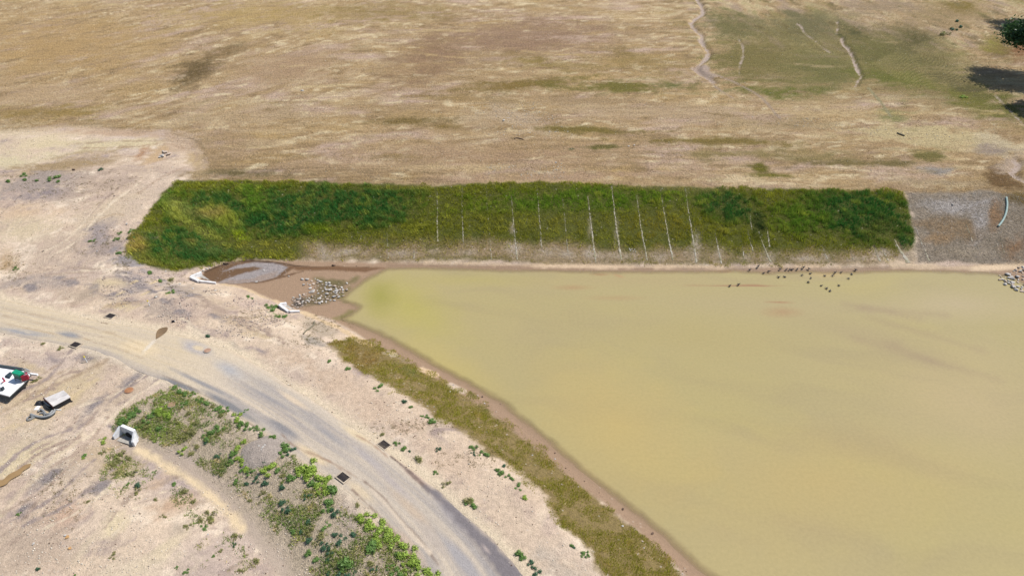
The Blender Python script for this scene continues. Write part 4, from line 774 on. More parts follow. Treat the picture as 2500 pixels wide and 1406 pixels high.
def rocks_in(poly, n, rmin, rmax, tone, noun, plural, group, lms, mind, seed, name):
    r = random.Random(seed); pts = []; xs = [p[0] for p in poly]; ys = [p[1] for p in poly]; tries = 0
    while len(pts) < n and tries < 9000:
        tries += 1; x, y = r.uniform(min(xs), max(xs)), r.uniform(min(ys), max(ys))
        if inpx(x, y, poly) and all(math.hypot(x - a, (y - b) * 1.5) > mind for a, b in pts): pts.append((x, y))
    for x, y in pts:
        l_ = min(lms, key=lambda q: math.hypot(q[1] - x, q[2] - y)); rock(x, y, r.uniform(rmin, rmax) * r.choice([.55, .7, .95, 1.05, 1.3]), r.choice(tone), noun, plural, group, l_, name=name)
AP = [('the apron upper edge', 770, 690), ('the apron middle', 780, 718), ('the apron outer tip', 832, 712), ('the white headwall', 706, 750), ('the apron right side', 810, 735)]
rocks_in([(736, 683), (775, 679), (815, 694), (848, 708), (843, 722), (818, 736), (778, 742), (752, 736), (758, 708), (742, 700)], 66, 3.2, 6.4, ['pale grey', 'white', 'pinkish'], 'apron boulder', 'apron boulders', 'riprap boulders below the rock apron headwall', AP, 7.6, 3, 'boulder')
rocks_in([(703, 748), (712, 729), (746, 714), (760, 732), (738, 754), (722, 754)], 34, 2.8, 4.6, ['pale grey', 'pinkish'], 'outlet boulder', 'outlet boulders', 'riprap boulders below the rock apron headwall', AP, 5.5, 4, 'boulder')
CR = [('the corner apron shore', 2490, 665), ('the corner apron middle', 2490, 690), ('the corner apron tip', 2450, 690)]
rocks_in([(2436, 676), (2456, 668), (2484, 652), (2540, 648), (2560, 690), (2545, 716), (2505, 722), (2470, 714), (2440, 696)], 96, 3.8, 7.0, ['pale grey', 'white', 'pinkish'], 'boulder', 'boulders', 'riprap boulders at the far right pond corner', CR, 6.2, 6, 'boulder')
for x, y, r_, t_ in ((396, 383, 7, 'pale grey'), (404, 374, 7, 'pinkish'), (411, 379, 7, 'pinkish'), (400, 372, 5, 'pale grey'), (391, 385, 4, 'white')): rock(x, y, r_, t_, 'piled stone', 'piled stones', 'stones piled beside the field corner track')
for x, y, r_, t_ in ((180, 416, 4.5, 'brown'), (279, 479, 2.5, 'dark'), (105, 614, 2.6, 'dark'), (238, 614, 3.4, 'white'), (310, 548, 4.5, 'white'), (201, 433, 3, 'pinkish'), (159, 1307, 4.5, 'white'), (165, 1311, 5.5, 'orange'), (171, 1338, 5.5, 'orange'), (150, 1325, 4.5, 'pinkish'), (82, 1327, 4.5, 'white'), (508, 1304, 3.6, 'white'),
                    (526, 710, 3.6, 'white'), (381, 726, 4.5, 'white'), (439, 694, 3.6, 'white'), (471, 705, 3, 'white'), (405, 663, 3, 'white'), (626, 689, 4, 'white'), (645, 661, 2.6, 'white'), (705, 675, 3.4, 'white'), (497, 661, 4, 'pale grey'), (505, 657, 4, 'pale grey'), (490, 664, 3.4, 'pale grey'), (512, 655, 3, 'pale grey'), (559, 634, 3, 'white'), (815, 649, 5, 'brown'),
                    (1178, 969, 3.8, 'brown'), (1355, 1106, 3.2, 'brown'), (1520, 1243, 4.8, 'brown'), (1593, 1302, 5, 'brown'), (1427, 1174, 2.6, 'brown'), (1675, 1394, 2.2, 'brown'), (1107, 940, 3, 'white'), (1099, 956, 2.6, 'white'), (1166, 966, 3, 'pinkish'), (1183, 985, 3, 'white'), (1221, 986, 2, 'brown'), (1257, 1038, 2, 'brown'), (1211, 1005, 2.4, 'pinkish'), (1280, 1010, 2, 'white'),
                    (1520, 1284, 4, 'white'), (1300, 1111, 3, 'white'), (1311, 1075, 2, 'brown'), (1569, 1321, 4, 'pinkish'), (1572, 1337, 2.6, 'white'), (1412, 1188, 3, 'pinkish'), (1355, 1120, 3, 'white'), (1463, 1202, 2, 'brown'), (1372, 1182, 3, 'pinkish'), (1238, 1061, 3, 'pinkish'), (1060, 993, 2.6, 'white'), (1060, 1005, 2.4, 'pinkish'), (1655, 1392, 2.4, 'white'), (1666, 1400, 2.4, 'white'),
                    (1375, 679, 4.6, 'dark'), (1210, 869, 3.6, 'dark'), (1187, 923, 4.6, 'dark'), (847, 692, 3.4, 'white'), (870, 650, 2, 'brown'), (1230, 296, 4, 'white'), (738, 223, 4, 'white'), (2325, 500, 3.4, 'white'), (1535, 358, 3, 'white'), (1548, 356, 3, 'white'), (1357, 398, 3, 'white'), (1380, 540, 0, 'white')):
    if r_ == 0: continue
    if t_ == 'dark' and y > 650: n_, pl_, g_, l_ = 'lump in the pond', 'lumps in the pond', 'dark lumps in the pond', ('the birds', 1900, 660)
    else: n_, pl_, g_, l_ = 'stone', 'stones', 'loose stones on the ground', None
    if x > 1000 and y > 930: n_, pl_ = 'shore stone', 'shore stones'
    if y < 300 or (x > 1300 and y < 420): n_, pl_ = 'field stone', 'field stones'
    rock(x, y, r_, t_, n_, pl_, g_, l_)
for k in range(7): rock(1537 + (k * 37 % 17) , 608 + (k * 23 % 9), 2.4, 'white', 'stone heaped on the bank', 'stones heaped on the bank', 'white stones on the grassy bank', ('the birds', 1900, 660))

# gravel: too many to count
gp = []; rgv = np.random.default_rng(12)
for poly_, n, s0, s1, tone in (([(0, 300), (470, 380), (300, 560), (300, 640), (700, 760), (1000, 930), (1400, 1330), (1450, 1420), (-60, 1420), (-60, 300)], 5200, .02, .085, (240, 228, 210)), ([(0, 300), (470, 380), (300, 560), (300, 640), (700, 760), (1000, 930), (1400, 1330), (1450, 1420), (-60, 1420), (-60, 300)], 3600, .02, .075, (136, 112, 98)),
                               ([(0, 1050), (300, 1080), (640, 1300), (800, 1420), (-60, 1420)], 1800, .02, .07, (240, 226, 206)), ([(300, 1050), (520, 985), (1000, 1300), (1070, 1420), (700, 1420)], 1500, .02, .07, (226, 206, 186)), ([(240, 680), (330, 650), (470, 690), (620, 730), (700, 790), (620, 830), (440, 800), (260, 740)], 900, .03, .12, (216, 200, 186)), ([(240, 680), (330, 650), (470, 690), (620, 730), (700, 790), (620, 830), (440, 800), (260, 740)], 700, .03, .1, (150, 136, 134)), ([(480, 60), (2450, 60), (2450, 440), (500, 430)], 1500, .03, .10, (238, 228, 206)), ([(1150, 260), (1320, 250), (1400, 330), (1180, 330)], 260, .05, .13, (236, 226, 212)),
                               ([(1180, 400), (1380, 400), (1380, 436), (1200, 436)], 140, .05, .11, (240, 232, 216)), ([(1780, 290), (1900, 280), (2350, 330), (2300, 350)], 160, .05, .12, (232, 222, 206)), ([(860, 830), (1100, 940), (1300, 1080), (1560, 1310), (1680, 1410), (1560, 1410), (1400, 1260), (1100, 1000), (900, 890)], 600, .03, .075, (238, 216, 176)), ([(540, 640), (700, 645), (700, 672), (560, 692), (520, 690)], 300, .02, .06, (214, 206, 204)), ([(2240, 470), (2500, 470), (2500, 640), (2260, 640)], 300, .03, .07, (230, 224, 214)), ([(890, 835), (1100, 945), (1300, 1080), (1500, 1240), (1680, 1400), (1720, 1406), (1520, 1240), (1320, 1075), (1110, 930), (900, 822)], 350, .03, .07, (110, 88, 72))):
    P = atl(poly_); m_ = n * 3
    x = rgv.uniform(P[:, 0].min(), P[:, 0].max(), m_); y = rgv.uniform(P[:, 1].min(), P[:, 1].max(), m_)
    kk = inside(x, y, P) & (sdf(x, y, roadpoly) > -.3); kk &= fbm(x / 3, y / 3, 44, 3) > -.15
    x, y = x[kk][:n], y[kk][:n]; s = s0 + (s1 - s0) * rgv.random(len(x)) ** 2.5
    gp.append((x, y, s, np.tile(c(*tone), (len(x), 1)) * rgv.uniform(.7, 1.15, (len(x), 1))))
x, y, s, cc = [np.concatenate(q) for q in zip(*gp)]
z = h(x, y) + s * .25; n = len(x); dirs = np.array([(1, 0, 0), (-1, 0, 0), (0, 1, 0), (0, -1, 0), (0, 0, .6), (0, 0, -.6)], float)
an = rgv.uniform(0, 6.28, n); ca, sa = np.cos(an), np.sin(an); V = np.zeros((n, 6, 3))
for k, d in enumerate(dirs):
    j = s * rgv.uniform(.7, 1.2, n); V[:, k, 0] = x + (d[0] * ca - d[1] * sa) * j; V[:, k, 1] = y + (d[0] * sa + d[1] * ca) * j; V[:, k, 2] = z + d[2] * j
of = np.array([(0, 2, 4), (2, 1, 4), (1, 3, 4), (3, 0, 4), (2, 0, 5), (1, 2, 5), (3, 1, 5), (0, 3, 5)])
gf = (np.arange(n)[:, None, None] * 6 + of[None]).reshape(-1, 3)
gv_ = link('gravel', np_mesh('gravel', V.reshape(-1, 3), gf, np.repeat(cc, 6, 0)), attr_mat('gravel_stone', .9, .2))
tag(gv_, 'loose pale gravel scattered over the bare soil and field', 'gravel', kind='stuff')

# ------------------------------------------------------------------ shrubs and weeds one can count
def shrub_mesh(seed, col, n, tall=.8, leaf=.15, open_=.25):
    r = np.random.default_rng(seed); k = 5; cen = r.normal(0, .36, (k, 3)); cen[:, 2] = np.abs(cen[:, 2]) * tall * .6 + .22
    w = r.integers(0, k, n); d = r.normal(0, 1, (n, 3)); d /= np.linalg.norm(d, axis=1)[:, None]
    p = cen[w] + d * (.42 * r.uniform(.35, 1.0 + open_, n)[:, None]) * np.array([1, 1, tall]); p[:, 2] = np.maximum(p[:, 2], .04)
    t = r.normal(0, 1, (n, 3)); t[:, 2] *= .5; t /= np.linalg.norm(t, axis=1)[:, None]; nn = d + np.array([0, 0, .6]); b = np.cross(nn, t); b /= np.linalg.norm(b, axis=1)[:, None] + 1e-6
    L_ = leaf * r.uniform(.6, 1.3, n)[:, None]
    V = np.stack([p - t * L_, p - b * L_ * .42, p + t * L_, p + b * L_ * .42], 1).reshape(-1, 3)
    cc = np.asarray(col) * r.uniform(.6, 1.45, (n, 1)); cc = np.repeat(cc, 4, 0)
    sv = []
    for q in cen: sv += [(-.03, 0, -.02), (.03, 0, -.02), (q[0] + .015, q[1], q[2]), (q[0] - .015, q[1], q[2])]
    V = np.vstack([V, np.array(sv)]); cc = np.vstack([cc, np.tile((.10, .09, .04), (len(sv), 1))]); n += k
    return np_mesh('shrub', V, np.arange(n * 4).reshape(-1, 4), np.clip(cc, 0, 1))
mleaf = attr_mat('shrub_leaf', .5, .15, 6.0, trans=.3)
TONES = {'lime green': c(146, 170, 72), 'green': c(108, 140, 72), 'dark green': c(72, 106, 78), 'olive': c(136, 136, 82)}
SM = {t: [shrub_mesh(i * 7 + 3, q * 1.35, 430 if t != 'olive' else 260, .75 if t != 'dark green' else .95, .15, .25 if t != 'olive' else .42) for i in range(4)] for t, q in TONES.items()}
for t in SM:
    for me in SM[t]: me.materials.append(mleaf)
D_, G_, L_, O_ = 'dark green', 'green', 'lime green', 'olive'
SH = [(690, 1187, 8, D_), (648, 1179, 9, D_), (691, 1225, 9, D_), (701, 1240, 9, D_), (754, 1210, 7, D_), (753, 1271, 8, D_), (792, 1283, 9, G_), (715, 1297, 9, G_), (735, 1297, 7, D_), (756, 1317, 9, D_), (763, 1289, 10, O_), (794, 1328, 10, D_), (806, 1339, 8, D_), (828, 1317, 10, D_), (817, 1302, 8, D_), (863, 1302, 9, D_), (819, 1248, 10, D_), (872, 1230, 8, O_), (751, 1348, 10, G_), (772, 1363, 9, G_), (799, 1365, 7, D_), (822, 1370, 8, O_), (827, 1397, 10, D_), (852, 1399, 10, D_), (803, 1401, 8, D_), (911, 1386, 7, D_), (955, 1381, 7, G_), (646, 1126, 6, D_), (811, 1192, 16, G_), (783, 1304, 12, O_), (905, 1372, 10, O_),
      (742, 1135, 17, L_), (752, 1150, 18, L_), (736, 1152, 12, L_), (880, 1262, 14, L_), (898, 1268, 13, L_), (910, 1278, 16, L_), (924, 1292, 14, L_), (948, 1298, 15, L_), (956, 1310, 13, L_), (908, 1330, 18, G_), (926, 1322, 14, L_), (978, 1330, 15, L_), (990, 1346, 16, L_), (976, 1352, 12, G_), (1012, 1366, 14, L_), (1026, 1382, 13, L_), (1044, 1394, 14, L_), (1000, 1376, 10, L_), (1060, 1404, 12, L_), (846, 1374, 18, G_), (834, 1382, 12, G_), (772, 1166, 14, L_), (786, 1178, 14, L_), (800, 1166, 12, L_), (764, 1180, 12, G_), (792, 1194, 12, L_), (804, 1222, 13, G_), (800, 1238, 10, G_), (663, 1140, 13, L_), (678, 1146, 9, G_), (668, 1067, 8, G_), (694, 1090, 12, G_), (700, 1100, 10, G_), (714, 1098, 9, D_), (684, 1079, 8, G_), (973, 1402, 12, G_), (985, 1404, 10, L_), (706, 1166, 11, G_), (720, 1162, 8, G_),
      (1142, 1220, 12, O_), (1152, 1232, 10, G_), (1268, 1350, 10, G_), (1277, 1360, 9, G_), (1294, 1374, 8, D_), (1305, 1397, 9, D_), (1423, 1353, 7, G_), (1434, 1352, 6, G_), (1282, 1212, 8, L_), (1246, 1166, 8, G_), (1223, 1153, 9, G_), (1214, 1145, 7, G_), (1268, 1184, 8, G_), (986, 1093, 8, G_), (968, 1082, 6, G_), (1021, 1118, 12, O_), (1062, 1153, 6, G_), (1093, 1179, 8, O_), (850, 899, 7, G_), (928, 943, 9, G_), (987, 978, 7, D_), (1003, 992, 6, G_), (1056, 1028, 10, G_), (1048, 1018, 6, G_), (1033, 1013, 6, G_), (1069, 1094, 6, D_), (1184, 1109, 9, G_), (1156, 1092, 8, G_), (1156, 1108, 5, D_), (1230, 1136, 6, D_), (933, 1059, 6, O_), (1000, 1100, 4, D_), (1396, 1330, 6, G_), (1401, 1334, 5, D_),
      (426, 944, 8, G_), (440, 954, 9, G_), (452, 960, 8, G_), (466, 962, 6, G_), (490, 974, 8, G_), (505, 982, 9, G_), (518, 990, 7, O_), (534, 994, 10, G_), (545, 1000, 8, G_), (576, 1020, 11, L_), (586, 1034, 10, G_), (606, 1036, 9, G_), (622, 1042, 7, G_), (635, 1056, 10, G_), (663, 1066, 7, G_), (307, 1022, 12, G_), (294, 1032, 9, G_), (328, 1008, 10, G_), (320, 1014, 10, G_), (336, 998, 7, G_), (389, 997, 11, L_), (402, 1006, 10, L_), (410, 1014, 9, L_), (376, 1006, 8, G_), (350, 1022, 10, O_), (366, 1018, 9, G_), (342, 1036, 8, G_), (388, 1044, 8, G_), (330, 1063, 9, L_), (249, 1077, 8, L_), (380, 984, 6, O_), (396, 980, 5, O_), (448, 984, 8, G_), (440, 998, 8, O_), (460, 1008, 9, O_), (517, 1052, 10, G_), (506, 1064, 9, G_), (502, 1078, 7, D_), (535, 1040, 9, G_), (533, 1058, 8, O_), (594, 1076, 8, L_), (580, 1092, 10, L_), (572, 1106, 10, G_), (586, 1118, 9, L_), (568, 1124, 8, G_), (533, 1112, 7, D_), (594, 1128, 10, L_), (602, 1142, 10, L_), (590, 1146, 7, G_), (616, 1150, 8, G_), (661, 1140, 9, L_), (543, 1144, 9, O_), (576, 1174, 8, G_), (602, 1179, 7, D_), (628, 1166, 7, D_), (689, 1160, 8, O_), (610, 1220, 6, O_), (640, 1200, 7, O_), (804, 1230, 6, G_), (812, 1189, 10, G_),
      (338, 1182, 9, D_), (313, 1153, 11, O_), (295, 1108, 11, O_), (310, 1116, 9, O_), (272, 1133, 10, O_), (279, 1156, 9, O_), (286, 1120, 9, O_), (206, 1110, 7, G_), (204, 1118, 4, L_), (249, 1105, 6, O_), (425, 1180, 7, G_), (377, 1151, 5, G_), (448, 1199, 10, O_), (471, 1222, 8, O_), (512, 1262, 14, O_), (500, 1284, 8, G_), (488, 1268, 9, O_), (458, 1284, 8, O_), (576, 1310, 10, O_), (538, 1345, 7, O_), (456, 1394, 6, G_), (93, 1386, 6, D_), (279, 1351, 7, O_), (183, 1402, 4, G_), (625, 1366, 10, O_), (600, 1352, 6, O_), (570, 1330, 5, D_), (312, 1182, 6, G_), (332, 1200, 8, O_), (215, 1223, 5, O_), (520, 1356, 5, G_), (586, 1394, 6, O_), (430, 1384, 4, G_), (400, 1260, 6, O_), (380, 1218, 6, O_), (46, 1254, 5, G_),
      (40, 653, 5, G_), (366, 664, 8, G_), (392, 685, 7, G_), (417, 682, 9, O_), (413, 712, 7, G_), (508, 819, 7, D_), (609, 723, 7, G_), (658, 746, 10, G_), (668, 756, 11, G_), (676, 748, 8, G_), (676, 771, 7, G_), (696, 771, 8, G_), (804, 880, 6, G_), (136, 433, 9, G_), (141, 443, 5, G_), (61, 425, 6, G_), (61, 438, 6, G_), (248, 413, 5, D_), (317, 564, 6, G_), (284, 582, 6, G_), (291, 568, 5, G_), (318, 578, 6, G_), (289, 617, 6, G_), (223, 587, 5, G_), (20, 443, 6, G_), (90, 440, 5, G_), (293, 616, 6, G_), (106, 838, 5, O_), (150, 848, 6, O_), (90, 925, 6, O_), (80, 930, 5, O_), (2354, 236, 7, L_), (2326, 72, 6, D_), (2345, 66, 5, D_), (2336, 52, 5, D_), (2300, 82, 9, O_), (600, 1000, 5, G_), (540, 1012, 7, O_), (480, 1030, 8, O_), (470, 1050, 9, O_), (440, 1070, 9, O_), (456, 1068, 8, O_), (420, 1050, 8, O_), (430, 1030, 8, O_), (390, 1020, 9, O_), (360, 1040, 9, O_), (354, 1060, 8, O_), (372, 1066, 7, O_), (480, 1088, 8, O_), (450, 1096, 8, L_), (468, 1106, 7, O_)]
random.seed(11)
for i, (x, y, r_, t) in enumerate(SH):
    p = at1(x, y + r_ * .35); s = r_ / pxm(y) * 1.22
    o = bpy.data.objects.new('shrub' if r_ >= 8 else 'weed', random.choice(SM[t])); COL.objects.link(o); o.location = (p.x, p.y, p.z - .02)
    o.rotation_euler = (0, 0, random.uniform(0, 6.28)); o.scale = (s, s * random.uniform(.85, 1.1), s * random.uniform(.7, 1.0))
    big = r_ >= 8; size = ('large' if r_ >= 14 else ('medium' if r_ >= 10 else 'small'))
    reg(o, x, y, size + ' ' + t if big else t, 'shrub' if big else 'weed', 'shrubs' if big else 'weeds', 'shrub' if big else 'weed', 'green shrubs and weeds on bare ground')

# ------------------------------------------------------------------ concrete headwalls, grates, manholes, markers
mconc = plain('pale_concrete', (.74, .74, .75), .85, .2, 2.0, bump=.2)
mconc2 = plain('weathered_concrete', tuple(c(206, 200, 190)), .9, .25, 2.5, bump=.2)
mdark = plain('dark_void', (.012, .012, .014), .9, .1); mpipe = plain('dark_pipe', (.05, .05, .055), .6, .2)
mcollar = plain('dusty_concrete', tuple(c(222, 204, 180)), .9, .2, 3.0)
mgrate = plain('iron_grate', tuple(c(70, 62, 66)), .6, .3, 6.0); mrust = plain('rusty_iron', tuple(c(198, 142, 100)), .85, .25, 5.0); mrust2 = plain('faded_iron', tuple(c(206, 166, 140)), .9, .2, 4.0)
def headwall(label, pa, pb, wa, wb, top, wing_top, pipe_r, z_floor, mat):
    A_, B_, WA_, WB_ = [Vector((*map(float, pl(q[0], q[1], z)), 0)) for q, z in ((pa, top), (pb, top), (wa, wing_top), (wb, wing_top))]
    ctr = (A_ + B_) / 2; base = z_floor - .3; out = ((WA_ + WB_) / 2 - ctr).normalized()
    root = empty('culvert_headwall', (ctr.x, ctr.y, base))
    loc = lambda v: (v.x - ctr.x, v.y - ctr.y)
    def slab(name, p, q, zp, zq, th):
        d = (q - p).normalized(); n = Vector((-d.y, d.x, 0)); n = n if n.dot(out) < 0 else -n
        bm = bmesh.new(); bm_prism(bm, [loc(p), loc(q), loc(q + n * th), loc(p + n * th)], 0, [zp - base, zq - base, zq - base, zp - base])
        return done(name, bm, mat, root, bevel=.015)
    slab('wall', A_, B_, top, top, .26)
    slab('wing', A_ - out * .0, WA_, top - .02, wing_top, .18); slab('wing', B_, WB_, top - .02, wing_top, .18)
    zc = z_floor + pipe_r - base
    bm = bmesh.new(); c0 = out * .03; P0 = Vector((c0.x, c0.y, zc)); bm_tube(bm, [P0, P0 + Vector((out.x, out.y, 0)) * .03], [pipe_r * 1.1, pipe_r * 1.1], 20)
    pp = done('pipe', bm, mpipe, root)
    bm = bmesh.new(); bm_tube(bm, [P0 + out * .031, P0 + out * .036], [pipe_r * .92] * 2, 20); done('opening', bm, mdark, pp)
    bm = bmesh.new(); bm_prism(bm, [loc(A_), loc(B_), loc(WB_), loc(WA_)], 0, z_floor - base + .05); done('apron_slab', bm, mconc2, root)
    tag(root, label, 'headwall', 'white concrete culvert headwalls'); return root
g_ = lambda x, y: at1(x, y).z
headwall('white concrete wing headwall at the head of the brown inlet pool', (467, 673), (487, 683), (492, 664), (527, 688), .95, .62, .26, .18, mconc)
headwall('pale concrete wing headwall behind the apron of grey boulders', (684, 741), (706, 757), (700, 739), (731, 757), .85, .6, .24, .22, mconc)
zf = g_(305, 1070)
headwall('white concrete headwall with dark pipe mouth opening onto the sandy swale', (293, 1040), (324, 1053), (277, 1066), (320, 1079), zf + .95, zf + .4, .27, zf, mconc)

def drain(px, py, a, b, label, half_w, half_l):
    p = at1(px, py); q0 = at1(*a); q1 = at1(*b); rz_ = math.atan2(q1.y - q0.y, q1.x - q0.x)
    on_road = inside(np.array([p.x]), np.array([p.y]), roadpoly)[0]
    root = empty('storm_drain', (p.x, p.y, p.z + (.075 if on_road else .03)), rz_)
    bm = bmesh.new(); e = .08
    for lo_, hi_ in (((-half_l - e, -half_w - e, -.2), (half_l + e, -half_w, .03)), ((-half_l - e, half_w, -.2), (half_l + e, half_w + e, .03)), ((-half_l - e, -half_w, -.2), (-half_l, half_w, .03)), ((half_l, -half_w, -.2), (half_l + e, half_w, .03))): bm_box(bm, lo_, hi_)
    done('concrete_collar', bm, mcollar, root)
    bm = bmesh.new(); bm_box(bm, (-half_l, -half_w, -.18), (half_l, half_w, -.06)); done('shaft', bm, mdark, root)
    bm = bmesh.new(); n = 9
    for k in range(n):
        x = -half_l + (k + .5) * 2 * half_l / n; bm_box(bm, (x - .025, -half_w, -.03), (x + .025, half_w, .02))
    for yv in (-half_w * .98, -.015, half_w * .93): bm_box(bm, (-half_l, yv, -.028), (half_l, yv + .03, .016))
    done('grate', bm, mgrate, root); tag(root, label, 'storm drain', 'kerb inlet grates along the road')
drain(270, 772, (257, 771), (277, 776), 'black inlet grate in pale dirt above the road, farthest from camera', .30, .42)
drain(185, 843, (171, 842), (190, 848), 'black inlet grate in dirt on the verge below the far road', .30, .42)
drain(938, 1086, (927, 1084), (943, 1096), 'dark inlet grate on the outer road edge beside the bare pink bank', .30, .42)
drain(838, 1166, (826, 1164), (842, 1176), 'grey slotted inlet grate on the inner road edge beside the lime shrubs', .30, .42)
def manhole(px, py, label, mat, r=.33, up=.06):
    p = at1(px, py); root = empty('manhole', (p.x, p.y, p.z + up))
    bm = bmesh.new(); bm_tube(bm, [(0, 0, -.25), (0, 0, .0)], [r * 1.12] * 2, 24); done('rim', bm, mconc2 if mat is not mrust else mrust2, root)
    bm = bmesh.new(); bm_tube(bm, [(0, 0, 0), (0, 0, .025)], [r, r * .98], 24)
    for k in range(8):
        a = k * math.pi / 4; bm_box(bm, (-.02, -.08, .024), (.02, .08, .036), Matrix.Rotation(a, 4, 'Z') @ Matrix.Translation((r * .6, 0, 0)))
    done('cover', bm, mat, root); tag(root, label, 'manhole cover', 'round manhole covers')
manhole(315, 953, 'orange rusty manhole cover in bare dirt above the green verge', mrust, .33, .05)
manhole(507, 857, 'brown manhole cover near the upper edge of the dusty road', mrust2, .30, .09)
manhole(420, 988, 'faded pinkish manhole cover among the green shrubs', mrust2, .33, .04)
mwht = plain('white_plastic', (.78, .78, .76), .5, .08); myel = plain('yellow_plastic', (.75, .6, .03), .5, .08); mblk = plain('black_plastic', (.02, .02, .022), .5, .2)
for x, y, lb in ((213, 884, 'yellow topped white marker post on the grey dirt patch beside the verge grate'), (366, 747, 'yellow topped white marker post in churned dirt above the road')):
    p = at1(x, y); root = empty('marker_post', p)
    bm = bmesh.new(); bm_tube(bm, [(0, 0, -.1), (-.05, 0, .55)], .035, 8); done('post', bm, mwht, root)
    bm = bmesh.new(); bm_tube(bm, [(-.05, 0, .55), (-.062, 0, .68)], [.06, .055], 8); done('cap', bm, myel, root); tag(root, lb, 'marker post', 'yellow topped marker posts')
p = at1(424, 786); root = empty('plastic_drum', p, .2)
bm = bmesh.new(); bm_tube(bm, [(-.13, 0, .1), (.13, 0, .1)], [.1, .1], 12); done('drum', bm, mblk, root)
bm = bmesh.new(); bm_tube(bm, [(.13, 0, .1), (.15, 0, .1)], [.07, .07], 12); done('lid', bm, mwht, root)
tag(root, 'small black drum lying on bare dirt above the road', 'drum')

# round gravel mound with a few white stones on its crown
p = at1(640, 1102); n_r, n_a = 16, 48; V = []; Cc = []
for i in range(n_r + 1):
    for k in range(n_a):
        a = 2 * math.pi * k / n_a; rr_ = i / n_r * 1.62 * (1 + .1 * math.sin(2 * a + 1) + .05 * math.sin(5 * a)); x, y = p.x + math.cos(a) * rr_, p.y + math.sin(a) * rr_ * 1.05
        t_ = i / n_r; V.append((x, y, .30 * (1 - t_ ** 2.2)))
V = np.array(V); zz = h(V[:, 0], V[:, 1]); V[:, 2] += zz + np.where(np.repeat(np.arange(n_r + 1), n_a) == n_r, -.08, .0) + .03 * fbm(V[:, 0] / .3, V[:, 1] / .3, 3, 3)
fi = np.array([(i * n_a + k, i * n_a + (k + 1) % n_a, (i + 1) * n_a + (k + 1) % n_a, (i + 1) * n_a + k) for i in range(n_r) for k in range(n_a)])
mo = link('gravel_mound', np_mesh('gravel_mound', V, fi, np.tile(c(186, 172, 160), (len(V), 1)), np.tile((0, .75, 0), (len(V), 1)), True), mg)
tag(mo, 'low round mound of grey gravel among the shrubs beside the road', 'gravel mound')
for x, y, r_ in ((634, 1094, 3), (643, 1098, 4), (648, 1092, 3), (640, 1103, 3)):
    o = rock(x, y, r_, 'white', 'stone on the gravel mound', 'stones on the gravel mound', 'white stones on the gravel mound', ('the kerb', 640, 1300)); o.location.z += .26

# ------------------------------------------------------------------ flatbed trailer, engine unit, tool box, pipes
mdeck = plain('white_paint', (.82, .82, .83), .45, .06, 2.0); mrail = plain('blue_grey_steel', tuple(c(92, 104, 122)), .5, .2, 4.0, metal=.3); mgreen = plain('green_sheet', (.004, .26, .14), .55, .12, 5.0)
mdkgr = plain('dark_green_sheet', (.006, .07, .05), .5, .2); mred = plain('red_paint', (.35, .02, .045), .45, .15); msteel = plain('bare_steel', tuple(c(196, 200, 208)), .35, .2, 6.0, metal=.5); mtyre = plain('tyre_rubber', (.02, .02, .022), .85, .2); mnavy = plain('navy_bracket_and_shadow', tuple(c(52, 70, 104)), .7, .2)
zg = float(at1(40, 930).z); zd = zg + .75
def W3(px, py, z): x, y = pl(px, py, z); return Vector((float(x), float(y), z))
dk = [W3(*q, zd) for q in ((21, 966), (64, 927), (74, 910), (57, 905), (-70, 886), (-74, 941))]
o0 = W3(0, 930, zg); root = empty('flatbed_trailer', o0); L0 = lambda v: (v.x - o0.x, v.y - o0.y)
bm = bmesh.new(); bm_prism(bm, [L0(v) for v in dk], zd - zg - .14, zd - zg); done('deck', bm, mdeck, root, bevel=.02)
bm = bmesh.new(); bm_prism(bm, [L0(v) for v in dk], zd - zg - .24, zd - zg - .143); done('chassis', bm, mrail, root)
def rail(name, a, b, w, z0, z1, mat, par):
    d = (b - a).normalized(); n = Vector((-d.y, d.x, 0)) * w; bm = bmesh.new(); bm_prism(bm, [L0(a - n), L0(b - n), L0(b + n), L0(a + n)], z0, z1); return done(name, bm, mat, par)
rail('side_rail', dk[4] + Vector((0, .06, 0)), dk[3] + Vector((0, .06, 0)), .07, .55, .98, mrail, root)
rail('tongue', W3(60, 908, zd), W3(90, 911, zd), .07, .5, .66, mdeck, root)
for q in ((4, 956), (-30, 951)):
    w_ = W3(*q, zg + .3); bm = bmesh.new(); cx_, cy_ = L0(w_)
    ax_ = (dk[5] - dk[4]).normalized(); bm_tube(bm, [Vector((cx_, cy_, .3)) - ax_ * .1, Vector((cx_, cy_, .3)) + ax_ * .1], [.3, .3], 18); wh = done('wheel', bm, mtyre, root)
    bm = bmesh.new(); bm_tube(bm, [Vector((cx_, cy_, .3)) + ax_ * .1, Vector((cx_, cy_, .3)) + ax_ * .12], [.17, .15], 14); done('hub', bm, msteel, wh)
tag(root, 'white flatbed trailer parked on bare dirt at the left edge', 'trailer')
